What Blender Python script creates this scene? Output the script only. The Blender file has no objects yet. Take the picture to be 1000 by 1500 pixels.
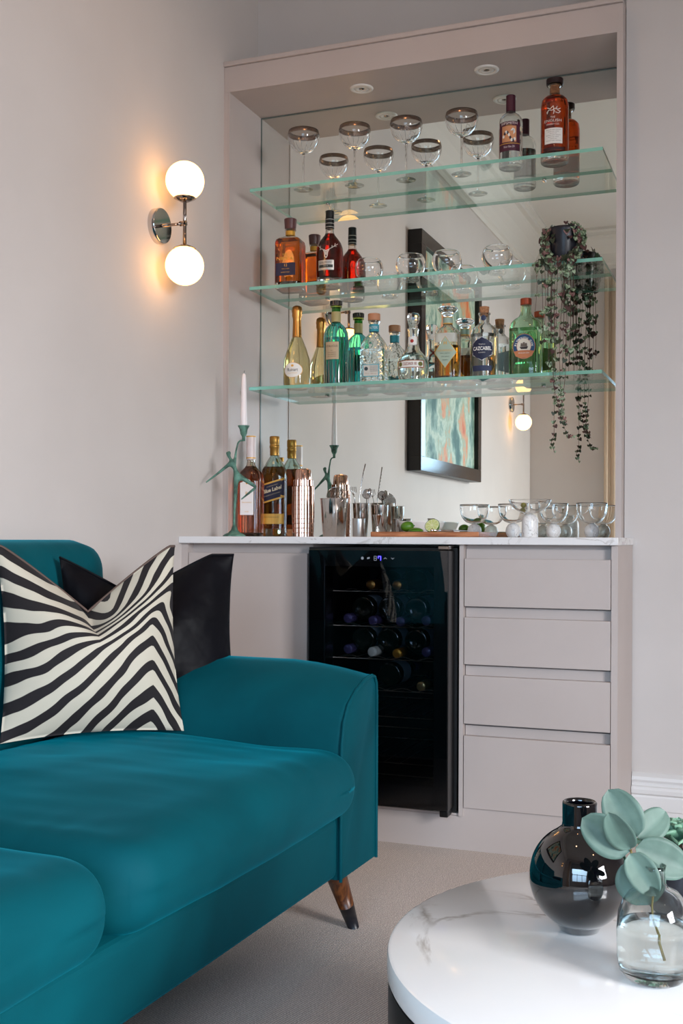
import bpy, bmesh, math, random
from mathutils import Matrix, Vector, noise as mnoise
R = math.radians
random.seed(7)
sc = bpy.context.scene
COL = sc.collection

# ---------------------------------------------------------------- camera
cam = bpy.data.cameras.new('camera')
cam_o = bpy.data.objects.new('camera', cam); COL.objects.link(cam_o)
cam.sensor_fit = 'VERTICAL'; cam.sensor_height = 36.0; cam.sensor_width = 24.0
cam.lens = 39.43; cam.shift_y = 0.0266; cam.clip_start = 0.02
cam_o.matrix_world = (Matrix.Translation((0, 0, 0.9123)) @ Matrix.Rotation(0.3674, 4, 'Z')
                      @ Matrix.Rotation(R(90), 4, 'X') @ Matrix.Rotation(0.0040, 4, 'Z'))
sc.camera = cam_o
# ---------------------------------------------------------------- world, light, exposure
w = bpy.data.worlds.new('world'); sc.world = w; w.use_nodes = True
bg = w.node_tree.nodes['Background']; bg.inputs[0].default_value = (0.62, 0.78, 1.0, 1); bg.inputs[1].default_value = 1.0
sc.view_settings.view_transform = 'Standard'; sc.view_settings.look = 'None'
sc.view_settings.gamma = 1; sc.view_settings.use_curve_mapping = False
sc.view_settings.exposure = 0.27
sc.cycles.max_bounces = 20; sc.cycles.transmission_bounces = 18; sc.cycles.glossy_bounces = 10
sc.cycles.diffuse_bounces = 4; sc.cycles.transparent_max_bounces = 32
sc.cycles.sample_clamp_indirect = 4.0
sc.cycles.blur_glossy = 0.3

def area(name, loc, aim, sx, sy, power, col, spread=180):
    l = bpy.data.lights.new(name, 'AREA'); l.shape = 'RECTANGLE'; l.size = sx; l.size_y = sy
    l.energy = power; l.color = col; l.spread = R(spread)
    o = bpy.data.objects.new(name, l); COL.objects.link(o); o.location = loc
    o.rotation_euler = (Vector(aim) - Vector(loc)).to_track_quat('-Z', 'Y').to_euler()
    return o
# daylight entering through the bay window behind the camera
area('bay_window_daylight', (0.35, -2.24, 1.40), (0.15, 1.78, -1.6), 2.2, 1.8, 54, (0.52, 0.77, 1.0), 105)
# daylight of the side window
area('side_window_daylight', (3.34, -.35, 1.58), (-.9, .75, -.85), 1.5, 1.6, 142, (0.97, 0.965, 0.97), 105)
# ceiling downlight of the room, out of frame above
l = bpy.data.lights.new('room_downlight', 'SPOT'); l.energy = 5; l.color = (1.0, 0.50, 0.22); l.spot_size = R(150); l.spot_blend = 0.6
l.shadow_soft_size = 0.03
o = bpy.data.objects.new('room_downlight', l); COL.objects.link(o); o.location = (-0.98, 2.6, 3.12)
for p_ in ((-0.45, 0.9, 3.12), (1.5, 0.5, 3.12)):
    l2 = l.copy(); l2.energy = 9; o = bpy.data.objects.new('room_downlight', l2); COL.objects.link(o); o.location = p_

# ---------------------------------------------------------------- materials
def lin(c):
    if isinstance(c, str):
        c = [int(c[i:i + 2], 16) / 255 for i in (1, 3, 5)]
    return tuple((x / 12.92 if x <= .04045 else ((x + .055) / 1.055) ** 2.4) for x in c) + (1,)
def mat(name, col='#808080', rough=.5, metal=0, trans=0, ior=1.45, sheen=0, spec=.5, emit=None, es=0, coat=0, alpha=1):
    m = bpy.data.materials.new(name); m.use_nodes = True
    b = m.node_tree.nodes['Principled BSDF']
    b.inputs['Base Color'].default_value = lin(col); b.inputs['Roughness'].default_value = rough
    b.inputs['Metallic'].default_value = metal; b.inputs['Transmission Weight'].default_value = trans
    b.inputs['IOR'].default_value = ior; b.inputs['Sheen Weight'].default_value = sheen
    b.inputs['Specular IOR Level'].default_value = spec; b.inputs['Coat Weight'].default_value = coat
    b.inputs['Alpha'].default_value = alpha
    if emit: b.inputs['Emission Color'].default_value = lin(emit); b.inputs['Emission Strength'].default_value = es
    m.diffuse_color = lin(col)
    return m
def nodes(m):
    return m.node_tree.nodes, m.node_tree.links, m.node_tree.nodes['Principled BSDF']
def add_noise_col(m, c1, c2, scale, detail=4, lo=.35, hi=.65, coords='Object', bump=0, bscale=None, bdist=.002, stretch=None, distortion=0):
    N, L, b = nodes(m)
    tc = N.new('ShaderNodeTexCoord'); mp = N.new('ShaderNodeMapping'); L.new(tc.outputs[coords], mp.inputs[0])
    if stretch: mp.inputs['Scale'].default_value = stretch
    n = N.new('ShaderNodeTexNoise'); n.inputs['Scale'].default_value = scale; n.inputs['Detail'].default_value = detail
    n.inputs['Distortion'].default_value = distortion
    L.new(mp.outputs[0], n.inputs['Vector'])
    r = N.new('ShaderNodeValToRGB'); r.color_ramp.elements[0].position = lo; r.color_ramp.elements[1].position = hi
    r.color_ramp.elements[0].color = lin(c1); r.color_ramp.elements[1].color = lin(c2)
    L.new(n.outputs['Fac'], r.inputs[0]); L.new(r.outputs[0], b.inputs['Base Color'])
    if bump:
        n2 = N.new('ShaderNodeTexNoise'); n2.inputs['Scale'].default_value = bscale or scale; n2.inputs['Detail'].default_value = 3
        L.new(mp.outputs[0], n2.inputs['Vector'])
        bp = N.new('ShaderNodeBump'); bp.inputs['Strength'].default_value = bump; bp.inputs['Distance'].default_value = bdist
        L.new(n2.outputs['Fac'], bp.inputs['Height']); L.new(bp.outputs[0], b.inputs['Normal'])
    return m
M = {}
M['wall'] = add_noise_col(mat('wall_paint', '#c8c1bd', .75), '#c6bfbb', '#cac3bf', 3, bump=.15, bscale=350, bdist=.0006)
M['ceiling'] = mat('ceiling_paint', '#d6d2cb', .8)
M['cab'] = add_noise_col(mat('cabinet_paint', '#b9ada8', .45), '#b7aba6', '#bbafaa', 4, bump=.08, bscale=300, bdist=.0004)
M['skirting'] = mat('skirting_paint', '#dcdad9', .45)
M['mirror'] = mat('mirror_silver', '#f0f5f0', 0.0, 1)
M['mirror_edge'] = mat('mirror_edge', '#5a6662', .4)
M['white_plastic'] = mat('white_enamel', '#e6e2dc', .35)
M['dark_hole'] = mat('dark_hole', '#3a3531', .6)
# carpet
m = mat('loop_carpet', '#9a8f88', .95, sheen=.2); M['carpet'] = m
N, L, b = nodes(m)
tc = N.new('ShaderNodeTexCoord')
mp = N.new('ShaderNodeMapping'); mp.inputs['Rotation'].default_value = (0, 0, .25); L.new(tc.outputs['Object'], mp.inputs[0])
wv = N.new('ShaderNodeTexWave'); wv.inputs['Scale'].default_value = 55; wv.inputs['Distortion'].default_value = 2.5; wv.inputs['Detail'].default_value = 3
wv.inputs['Detail Scale'].default_value = 3
L.new(mp.outputs[0], wv.inputs['Vector'])
ns = N.new('ShaderNodeTexNoise'); ns.inputs['Scale'].default_value = 260; ns.inputs['Detail'].default_value = 2; L.new(mp.outputs[0], ns.inputs['Vector'])
mx = N.new('ShaderNodeMath'); mx.operation = 'MULTIPLY'; L.new(wv.outputs['Fac'], mx.inputs[0]); L.new(ns.outputs['Fac'], mx.inputs[1])
r = N.new('ShaderNodeValToRGB'); r.color_ramp.elements[0].color = lin('#a8978c'); r.color_ramp.elements[1].color = lin('#e2d2c6')
r.color_ramp.elements[0].position = .12; r.color_ramp.elements[1].position = .55
L.new(mx.outputs[0], r.inputs[0]); L.new(r.outputs[0], b.inputs['Base Color'])
bp = N.new('ShaderNodeBump'); bp.inputs['Strength'].default_value = .7; bp.inputs['Distance'].default_value = .003
L.new(mx.outputs[0], bp.inputs['Height']); L.new(bp.outputs[0], b.inputs['Normal'])

def marble(name, base, vein, scale, thin=.03, rough=.12):
    m = mat(name, base, rough, coat=.2); N, L, b = nodes(m)
    tc = N.new('ShaderNodeTexCoord'); n1 = N.new('ShaderNodeTexNoise'); n1.inputs['Scale'].default_value = scale; n1.inputs['Detail'].default_value = 7
    n1.inputs['Roughness'].default_value = .55; n1.inputs['Distortion'].default_value = 1.2
    L.new(tc.outputs['Object'], n1.inputs['Vector'])
    sb = N.new('ShaderNodeMath'); sb.operation = 'SUBTRACT'; sb.inputs[1].default_value = .5; L.new(n1.outputs['Fac'], sb.inputs[0])
    ab = N.new('ShaderNodeMath'); ab.operation = 'ABSOLUTE'; L.new(sb.outputs[0], ab.inputs[0])
    r = N.new('ShaderNodeValToRGB'); r.color_ramp.elements[0].position = 0; r.color_ramp.elements[1].position = thin
    r.color_ramp.elements[0].color = (1, 1, 1, 1); r.color_ramp.elements[1].color = (0, 0, 0, 1); L.new(ab.outputs[0], r.inputs[0])
    n2 = N.new('ShaderNodeTexNoise'); n2.inputs['Scale'].default_value = scale * 1.6; n2.inputs['Detail'].default_value = 2; L.new(tc.outputs['Object'], n2.inputs['Vector'])
    r2 = N.new('ShaderNodeValToRGB'); r2.color_ramp.elements[0].position = .42; r2.color_ramp.elements[1].position = .58; L.new(n2.outputs['Fac'], r2.inputs[0])
    mu = N.new('ShaderNodeMath'); mu.operation = 'MULTIPLY'; L.new(r.outputs[0], mu.inputs[0]); L.new(r2.outputs[0], mu.inputs[1])
    mi = N.new('ShaderNodeMix'); mi.data_type = 'RGBA'; mi.inputs[6].default_value = lin(base); mi.inputs[7].default_value = lin(vein)
    L.new(mu.outputs[0], mi.inputs[0]); L.new(mi.outputs[2], b.inputs['Base Color'])
    return m
M['quartz'] = marble('white_quartz', '#e2e0e0', '#bdb9b6', 6, .02, .2)
M['table_marble'] = marble('table_marble', '#efeeee', '#75604a', 2.4, .02, .13)
M['base_marble'] = marble('coaster_marble', '#e8e6e4', '#b3aeaa', 30, .03, .25)
# velvet
def velvet(name, c1, c2, scale=3):
    m = mat(name, c1, .7, sheen=.45, spec=.1)
    b = m.node_tree.nodes['Principled BSDF']
    b.inputs['Sheen Roughness'].default_value = .35; b.inputs['Sheen Tint'].default_value = lin('#0490a6')
    return add_noise_col(m, c1, c2, scale, 5, .3, .75, bump=.12, bscale=420, bdist=.0006, distortion=.6)
M['velvet'] = velvet('teal_velvet', '#003b44', '#014f59')
M['black_velvet'] = add_noise_col(mat('black_velvet', '#030308', .5, sheen=.04, spec=.13), '#020206', '#05050c', 6, bump=.55, bscale=9, bdist=.02)
M['walnut'] = add_noise_col(mat('walnut', '#5a2f17', .32), '#3d1d0e', '#70401f', 18, stretch=(8, 8, 1))
M['leg_cap'] = mat('dark_leg_cap', '#15161d', .35)
M['zipper'] = mat('piping_tan', '#57443c', .6)
M['black_lacquer'] = mat('black_lacquer', '#0b0a0b', .3)
M['black_glass'] = mat('black_vase_glass', '#040408', .03, coat=1)
M['chrome'] = mat('polished_chrome', '#c9c6c4', .06, 1)
M['smoke_chrome'] = mat('smoked_chrome', '#8d827c', .12, 1)
M['steel'] = mat('polished_steel', '#c8c5c2', .1, 1)
M['brushed'] = mat('brushed_steel', '#bcbab8', .32, 1)
M['copper'] = mat('rose_copper', '#d9b19f', .12, 1)
M['gold_foil'] = mat('gold_foil', '#c08a4a', .35, 1)
M['gold_cap'] = mat('gold_cap', '#a9803e', .4, .8)
M['globe'] = mat('opal_globe_lit', '#fff4e0', .3, emit='#ffb866', es=5.0)
M['green_edge'] = mat('green_glass_edge', '#8fd2bf', .15, trans=.4, ior=1.5)
M['cork'] = add_noise_col(mat('cork', '#a8714c', .85), '#8d5a3a', '#c08a63', 120)
M['cork_stain'] = mat('stained_wood_stopper', '#3a2220', .4)
M['wood_stopper'] = mat('beech_stopper', '#b9805e', .6)
M['board'] = add_noise_col(mat('chopping_board_wood', '#a86a44', .45), '#8d5232', '#bf7f55', 14, stretch=(1, 14, 14))
M['verdigris'] = add_noise_col(mat('verdigris_bronze', '#3f7767', .6, metal=.35), '#3c584d', '#6b9887', 45, bump=.4, bscale=160, bdist=.001)
M['wax'] = mat('white_wax', '#eee6e6', .4); M['wick'] = mat('wick', '#222222', .9)
M['lime_skin'] = add_noise_col(mat('lime_skin', '#4e8a1e', .35), '#3a6a12', '#557f1e', 40, bump=.2, bscale=200, bdist=.0005)
M['lime_flesh'] = mat('lime_flesh', '#cdd58a', .3); M['lime_pith'] = mat('lime_pith', '#e6e8c0', .5)
M['white_ceramic'] = mat('white_ceramic', '#e8e6e2', .2)
M['pot_dark'] = mat('dark_pot_glaze', '#1b1c24', .35)
M['stemwood'] = mat('plant_stem', '#5a4038', .7)
M['euc'] = add_noise_col(mat('eucalyptus_leaf', '#6f9a88', .55), '#42594f', '#5b7267', 22, bump=.1, bscale=90)
M['succ'] = add_noise_col(mat('succulent_leaf', '#7fae93', .45), '#4b7560', '#7fa58c', 30)
M['soil'] = mat('soil', '#2b211b', .95)
M['heart'] = add_noise_col(mat('heart_leaf', '#4c5642', .55), '#5c3c3c', '#56694c', 28, lo=.42, hi=.58)
M['curtain'] = mat('beige_curtain', '#cdb8a2', .9)
M['frame_black'] = mat('black_frame', '#0d0c0d', .35); M['frame_gloss'] = mat('gloss_bronze_frame', '#443c39', .12, .6)
M['black_plastic'] = mat('fridge_black', '#08080a', .25); M['fridge_in'] = mat('fridge_interior', '#050506', .6)
M['wire'] = mat('shelf_wire', '#a39a90', .3, 1)
M['led'] = mat('blue_led', '#1010ff', .5, emit='#3a30ff', es=9); M['icon'] = mat('grey_icon', '#7f848c', .5, emit='#8a909a', es=.15)
M['water'] = mat('water', '#f6fafa', 0, trans=1, ior=1.33)

def thin_glass(name, tint, gl=1.0, rough=0.0, ior=1.45):
    m = bpy.data.materials.new(name); m.use_nodes = True; N = m.node_tree.nodes; L = m.node_tree.links
    N.remove(N['Principled BSDF']); out = N['Material Output']
    t = N.new('ShaderNodeBsdfTransparent'); t.inputs[0].default_value = lin(tint)
    g = N.new('ShaderNodeBsdfGlossy'); g.inputs['Roughness'].default_value = rough
    fr = N.new('ShaderNodeFresnel')
    ge = N.new('ShaderNodeNewGeometry'); mi = N.new('ShaderNodeMath'); mi.operation = 'MULTIPLY_ADD'
    mi.inputs[1].default_value = 1 / ior - ior; mi.inputs[2].default_value = ior
    L.new(ge.outputs['Backfacing'], mi.inputs[0]); L.new(mi.outputs[0], fr.inputs[0])
    mu = N.new('ShaderNodeMath'); mu.operation = 'MULTIPLY'; mu.inputs[1].default_value = gl; mu.use_clamp = True
    L.new(fr.outputs[0], mu.inputs[0])
    mx = N.new('ShaderNodeMixShader'); L.new(mu.outputs[0], mx.inputs[0]); L.new(t.outputs[0], mx.inputs[1]); L.new(g.outputs[0], mx.inputs[2])
    L.new(mx.outputs[0], out.inputs[0]); return m
M['shelf_glass'] = thin_glass('shelf_glass', '#f4f9f6')
M['door_glass'] = thin_glass('tinted_door_glass', '#d4d6da', 1.0, 0, 1.5)
M['pane'] = thin_glass('window_pane', '#fafcff')
M['rim_band'] = mat('platinum_rim', '#a08a7c', .22, 1, alpha=.8)
GL = {}
def glass(c, ior=1.47, rough=0.0):
    if (c, ior, rough) not in GL: GL[(c, ior, rough)] = mat('glass_' + c[1:], c, rough, trans=1, ior=ior)
    return GL[(c, ior, rough)]
PM = {}
def paper(c, rough=.55, metal=0):
    if (c, metal) not in PM: PM[(c, metal)] = mat('print_' + c[1:], c, rough, metal)
    return PM[(c, metal)]

# ---------------------------------------------------------------- mesh helpers
def mk(name, V, F, m, parent=None, smooth=False, label=None, mats=None, midx=None):
    me = bpy.data.meshes.new(name); me.from_pydata([tuple(v) for v in V], [], F); me.update()
    o = bpy.data.objects.new(name, me); COL.objects.link(o)
    for mm in (mats or [m]): me.materials.append(mm)
    if midx: me.polygons.foreach_set('material_index', midx)
    if smooth: me.polygons.foreach_set('use_smooth', [True] * len(F))
    if parent: o.parent = parent
    if label: o['label'] = label
    return o
def from_bm(name, bm, m, parent=None, smooth=False, label=None):
    me = bpy.data.meshes.new(name); bm.to_mesh(me); bm.free()
    o = bpy.data.objects.new(name, me); COL.objects.link(o); me.materials.append(m)
    if smooth: me.polygons.foreach_set('use_smooth', [True] * len(me.polygons))
    if parent: o.parent = parent
    if label: o['label'] = label
    return o
def thing(name, label, cat, loc=(0, 0, 0), rz=0, group=None):
    o = bpy.data.objects.new(name, None); COL.objects.link(o); o.location = loc; o.rotation_euler = (0, 0, rz)
    o.empty_display_size = .05
    return tag(o, label, cat, group)
def tag(o, label, cat, group=None):
    o['label'] = label; o['category'] = cat
    if group: o['group'] = group
    return o
def struct(o):
    o['kind'] = 'structure'; return o
def box_bm(bm, x0, x1, y0, y1, z0, z1, bev=0, seg=2):
    r_ = bmesh.ops.create_cube(bm, size=1)
    bmesh.ops.scale(bm, vec=(x1 - x0, y1 - y0, z1 - z0), verts=r_['verts'])
    bmesh.ops.translate(bm, vec=((x0 + x1) / 2, (y0 + y1) / 2, (z0 + z1) / 2), verts=r_['verts'])
    if bev:
        es = {e for v in r_['verts'] for e in v.link_edges}
        bmesh.ops.bevel(bm, geom=list(es), offset=bev, segments=seg, profile=.5, affect='EDGES')
def box(name, x0, x1, y0, y1, z0, z1, m, parent=None, bev=0, seg=2, label=None):
    bm = bmesh.new(); box_bm(bm, x0, x1, y0, y1, z0, z1, bev, seg)
    return from_bm(name, bm, m, parent, False, label)
def ring(z, hw, hd, n, seg):
    P_ = []
    for k in range(seg):
        a = 2 * math.pi * k / seg; c_, s_ = math.cos(a), math.sin(a)
        P_.append((hw * math.copysign(abs(c_) ** (2 / n), c_), hd * math.copysign(abs(s_) ** (2 / n), s_), z))
    return P_
def loft_data(secs, seg=40, cap0=True, cap1=True):
    V, F = [], []
    for s_ in secs: V += ring(s_[0], s_[1], s_[2], s_[3], seg)
    for i in range(len(secs) - 1):
        for k in range(seg):
            a, b_ = i * seg + k, i * seg + (k + 1) % seg
            F.append((a, b_, b_ + seg, a + seg))
    if cap0: F.append(tuple(reversed(range(seg))))
    if cap1: F.append(tuple(range((len(secs) - 1) * seg, len(secs) * seg)))
    return V, F
def loft(name, secs, m, parent=None, seg=40, smooth=True, cap0=True, cap1=True, label=None):
    V, F = loft_data(secs, seg, cap0, cap1)
    o = mk(name, V, F, m, parent, smooth, label)
    return o
def lathe(name, prof, m, parent=None, seg=48, loc=(0, 0, 0), smooth=True, label=None):
    """prof: (r,z) from axis to axis or open"""
    V, F = [], []
    n = len(prof); idx = []
    for (r_, z_) in prof:
        if r_ < 1e-6: idx.append([len(V)]); V.append((loc[0], loc[1], z_ + loc[2]))
        else:
            idx.append(list(range(len(V), len(V) + seg)))
            for k in range(seg):
                a = 2 * math.pi * k / seg; V.append((loc[0] + r_ * math.cos(a), loc[1] + r_ * math.sin(a), z_ + loc[2]))
    for i in range(n - 1):
        A, B = idx[i], idx[i + 1]
        for k in range(seg):
            k2 = (k + 1) % seg
            if len(A) == 1 and len(B) == 1: continue
            if len(A) == 1: F.append((A[0], B[k2], B[k]))
            elif len(B) == 1: F.append((A[k], A[k2], B[0]))
            else: F.append((A[k], A[k2], B[k2], B[k]))
    return mk(name, V, F, m, parent, smooth, label)
def tube_data(pts, rad, seg=8, caps=True):
    pts = [Vector(p) for p in pts]; V, F = [], []
    if not isinstance(rad, (list, tuple)): rad = [rad] * len(pts)
    up = None
    for i, p in enumerate(pts):
        t = (pts[min(i + 1, len(pts) - 1)] - pts[max(i - 1, 0)]).normalized()
        if up is None:
            up = Vector((0, 0, 1)) if abs(t.z) < .9 else Vector((1, 0, 0))
        x = t.cross(up).normalized(); y = x.cross(t).normalized(); up = y
        for k in range(seg):
            a = 2 * math.pi * k / seg; V.append(p + rad[i] * (math.cos(a) * x + math.sin(a) * y))
    for i in range(len(pts) - 1):
        for k in range(seg):
            a, b_ = i * seg + k, i * seg + (k + 1) % seg; F.append((a, b_, b_ + seg, a + seg))
    if caps: F.append(tuple(range(seg))); F.append(tuple(reversed(range(len(V) - seg, len(V)))))
    return V, F
def tube(name, pts, rad, m, parent=None, seg=8, label=None):
    V, F = tube_data(pts, rad, seg); return mk(name, V, F, m, parent, True, label)
def merge(parts):
    V, F = [], []
    for v, f in parts:
        n = len(V); V += [tuple(x) for x in v]; F += [tuple(i + n for i in q) for q in f]
    return V, F
def spline(pts, n=6):
    P_ = [Vector(p) for p in pts]; out = []
    for i in range(len(P_) - 1):
        p0, p1, p2, p3 = P_[max(i - 1, 0)], P_[i], P_[i + 1], P_[min(i + 2, len(P_) - 1)]
        for k in range(n):
            t = k / n
            out.append(.5 * ((2 * p1) + (-p0 + p2) * t + (2 * p0 - 5 * p1 + 4 * p2 - p3) * t * t + (-p0 + 3 * p1 - 3 * p2 + p3) * t ** 3))
    out.append(P_[-1]); return out
def autosmooth(o, ang=40):
    me = o.data; bm = bmesh.new(); bm.from_mesh(me)
    for e in bm.edges:
        if len(e.link_faces) == 2 and e.calc_face_angle(0) > R(ang): e.smooth = False
    for f in bm.faces: f.smooth = True
    bm.to_mesh(me); bm.free(); return o
def copy_tree(o, parent=None):
    c_ = o.copy(); COL.objects.link(c_)
    if parent: c_.parent = parent
    for ch in o.children: copy_tree(ch, c_)
    return c_

# decals -------------------------------------------------------------
class Surf:
    def __init__(s, secs): s.secs = secs
    def y(s, x, z):
        S = s.secs
        for i in range(len(S) - 1):
            if S[i][0] <= z <= S[i + 1][0]:
                a, b_ = S[i], S[i + 1]; t = (z - a[0]) / max(b_[0] - a[0], 1e-9)
                hw, hd, n = (a[j] + (b_[j] - a[j]) * t for j in (1, 2, 3)); break
        else: hw, hd, n = S[0][1:4] if z < S[0][0] else S[-1][1:4]
        q = min(abs(x) / hw, .995)
        return -hd * (1 - q ** n) ** (1 / n)
def decal(name, surf, bnd, m, parent, eps=.0005, rings=6, label=None, rot=0):
    cx = sum(p[0] for p in bnd) / len(bnd); cz = sum(p[1] for p in bnd) / len(bnd)
    V = [(cx, surf.y(cx, cz) - eps, cz)]; F = []; n = len(bnd)
    for k in range(1, rings + 1):
        t = k / rings
        for (x, z) in bnd:
            X = cx + (x - cx) * t; Z = cz + (z - cz) * t; V.append((X, surf.y(X, Z) - eps, Z))
    for k in range(n): F.append((0, 1 + k, 1 + (k + 1) % n))
    for j in range(rings - 1):
        for k in range(n):
            a, b_ = 1 + j * n + k, 1 + j * n + (k + 1) % n; F.append((a, a + n, b_ + n, b_))
    return mk(name, V, F, m, parent, True, label)
def rectb(cx, cz, w_, h_, shear=0, k=8):
    P_ = []
    cs = [(-w_ / 2, -h_ / 2), (w_ / 2, -h_ / 2), (w_ / 2, h_ / 2), (-w_ / 2, h_ / 2)]
    for i in range(4):
        a, b_ = cs[i], cs[(i + 1) % 4]
        for j in range(k):
            x = a[0] + (b_[0] - a[0]) * j / k; z = a[1] + (b_[1] - a[1]) * j / k
            P_.append((cx + x, cz + z + shear * x))
    return P_
def ellb(cx, cz, a, b_, n=40): return [(cx + a * math.cos(2 * math.pi * k / n), cz + b_ * math.sin(2 * math.pi * k / n)) for k in range(n)]
def polyb(pts, k=6):
    P_ = []
    for i in range(len(pts)):
        a, b_ = pts[i], pts[(i + 1) % len(pts)]
        for j in range(k): P_.append((a[0] + (b_[0] - a[0]) * j / k, a[1] + (b_[1] - a[1]) * j / k))
    return P_
_dg = None
def text_data(s, size, bold=0):
    cu = bpy.data.curves.new('t', 'FONT'); cu.body = s; cu.size = size; cu.resolution_u = 3; cu.offset = bold
    cu.align_x = 'CENTER'; cu.align_y = 'CENTER'
    o = bpy.data.objects.new('t', cu); COL.objects.link(o)
    dg = bpy.context.evaluated_depsgraph_get(); me = bpy.data.meshes.new_from_object(o.evaluated_get(dg))
    V = [tuple(v.co) for v in me.vertices]; F = [tuple(p.vertices) for p in me.polygons]
    bpy.data.objects.remove(o); bpy.data.curves.remove(cu); bpy.data.meshes.remove(me)
    return V, F
def text(surf, s, cx, cz, size, m, parent, width=None, shear=0, eps=.0011, bold=0, arc=None, name='lettering', slant=0):
    V, F = [], []
    if arc:   # arc=(radius, start_angle_deg, end_angle_deg)
        rad, a0, a1 = arc
        for i, ch in enumerate(s):
            if ch == ' ': continue
            v, f = text_data(ch, size, bold); a = R(a0 + (a1 - a0) * i / max(len(s) - 1, 1)); n = len(V)
            for p in v:
                rr = rad + p[1]; aa = a - p[0] / rad
                V.append((cx + rr * math.cos(aa), cz + rr * math.sin(aa)))
            F += [tuple(q + n for q in t) for t in f]
    else:
        v, F = text_data(s, size, bold)
        xs = [p[0] for p in v]; k = 1
        if width: k = width / (max(xs) - min(xs))
        V = [(cx + p[0] * k + slant * p[1], cz + p[1] + shear * p[0] * k) for p in v]
    return mk(name, [(x, surf.y(x, z) - eps, z) for x, z in V], F, m, parent)

# ================================================================= SETTING
XL, YB, YBR = -1.786, 3.760, 3.55
XR, YF, CZ = 3.2, -1.26, 3.27
struct(box('floor', XL - .1, XR + .1, -2.3, 3.9, -.1, 0, M['carpet']))
struct(box('ceiling', XL - .1, XR + .1, -2.3, 3.9, CZ, CZ + .1, M['ceiling']))
struct(box('wall_left', XL - .1, XL, -2.3, 3.9, 0, CZ, M['wall']))
struct(box('wall_back', XL, -.43, YB, YB + .1, 0, CZ, M['wall']))
struct(box('wall_chimney', -.43, XR, YBR, YB + .1, 0, CZ, M['wall']))
# wall behind the camera, with the bay recess
struct(box('wall_front', XL, -.92, YF - .12, YF, 0, CZ, M['wall']))
struct(box('wall_front_right', 1.7, XR, YF - .12, YF, 0, CZ, M['wall']))
struct(box('wall_front_lintel', -.92, 1.7, YF - .12, YF, 2.75, CZ, M['wall']))
def bay(name, y, x0, x1, z0, z1):
    bm = bmesh.new()
    box_bm(bm, XL, x0, y - .1, y, 0, CZ); box_bm(bm, x1, XR, y - .1, y, 0, CZ)
    box_bm(bm, x0, x1, y - .1, y, 0, z0); box_bm(bm, x0, x1, y - .1, y, z1, CZ)
    return struct(from_bm(name, bm, M['wall']))
bay('wall_bay', -2.1, -.75, 1.45, .55, 2.45)
win = struct(bpy.data.objects.new('window_1', None)); COL.objects.link(win)
bm = bmesh.new()
for x in (-.75, -.04, .66, 1.39): box_bm(bm, x, x + .06, -2.16, -2.11, .55, 2.45)
for z in (.55, 1.47, 2.39): box_bm(bm, -.75, 1.45, -2.16, -2.11, z, z + .06)
from_bm('window_frame', bm, M['skirting'], win)
box('pane', -.75, 1.45, -2.15, -2.145, .55, 2.45, M['pane'], win)
bm = bmesh.new()
box_bm(bm, XR, XR + .1, -2.3, -1.1, 0, CZ); box_bm(bm, XR, XR + .1, .4, 3.9, 0, CZ)
box_bm(bm, XR, XR + .1, -1.1, .4, 0, .75); box_bm(bm, XR, XR + .1, -1.1, .4, 2.4, CZ)
struct(from_bm('wall_right', bm, M['wall']))
win2 = struct(bpy.data.objects.new('window_2', None)); COL.objects.link(win2)
bm = bmesh.new()
for y in (-1.1, -.38, .34): box_bm(bm, XR + .03, XR + .08, y, y + .06, .75, 2.4)
for z in (.75, 1.57, 2.34): box_bm(bm, XR + .03, XR + .08, -1.1, .4, z, z + .06)
from_bm('window_frame', bm, M['skirting'], win2)
box('pane', XR + .05, XR + .055, -1.1, .4, .75, 2.4, M['pane'], win2)
# cornice profile (offset from wall, z)
CP = [(0, 2.99), (.012, 2.99), (.016, 3.02), (.03, 3.03), (.034, 3.05), (.05, 3.10), (.08, 3.15), (.12, 3.19), (.13, 3.21), (.16, 3.215), (.165, 3.24), (.19, 3.25), (.19, CZ), (0, CZ)]
def cornice(name, pts):
    """pts: list of (x,y,nx,ny) mitred corners: wall point and inward offset direction"""
    V, F = [], []; n = len(CP)
    for (x, y, nx, ny) in pts:
        for (d, z) in CP: V.append((x + nx * d, y + ny * d, z))
    for i in range(len(pts) - 1):
        for k in range(n):
            a, b_ = i * n + k, i * n + (k + 1) % n; F.append((a, b_, b_ + n, a + n))
    F.append(tuple(range(n))); F.append(tuple(reversed(range(len(V) - n, len(V)))))
    return struct(mk(name, V, F, M['ceiling']))
cornice('trim_1', [(XL, YB, 1, -1), (XL, YF, 1, 1), (-1.08, YF, 1, 1), (-1.08, YF - .4, 1, 0)])
cornice('trim_2', [(-.43, YB, -1, -1), (-.43, YBR, -1, -1), (XR, YBR, -1, -1), (XR, YF, -1, 1), (1.7, YF, 0, 1)])
cornice('trim_3', [(XL, YB, 1, -1), (-.43, YB, -1, -1)])
# skirting on the chimney breast: board, bead mouldings
def skirt(name, x0, x1, y):
    prof = [(0, 0), (.02, 0), (.02, .086), (.0225, .09), (.0225, .128), (.020, .134), (.026, .140), (.027, .152), (.024, .160), (.015, .163), (.016, .172), (.020, .180), (.018, .190), (.006, .197), (0, .200)]
    V, F = [], []; n = len(prof)
    for x in (x0, x1):
        for d, z in prof: V.append((x, y - d, z))
    for k in range(n): a, b_ = k, (k + 1) % n; F.append((a, b_, b_ + n, a + n))
    F += [tuple(range(n)), tuple(reversed(range(n, 2 * n)))]
    return struct(mk(name, V, F, M['skirting']))
skirt('baseboard_right', -.403, XR, YBR)
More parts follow.
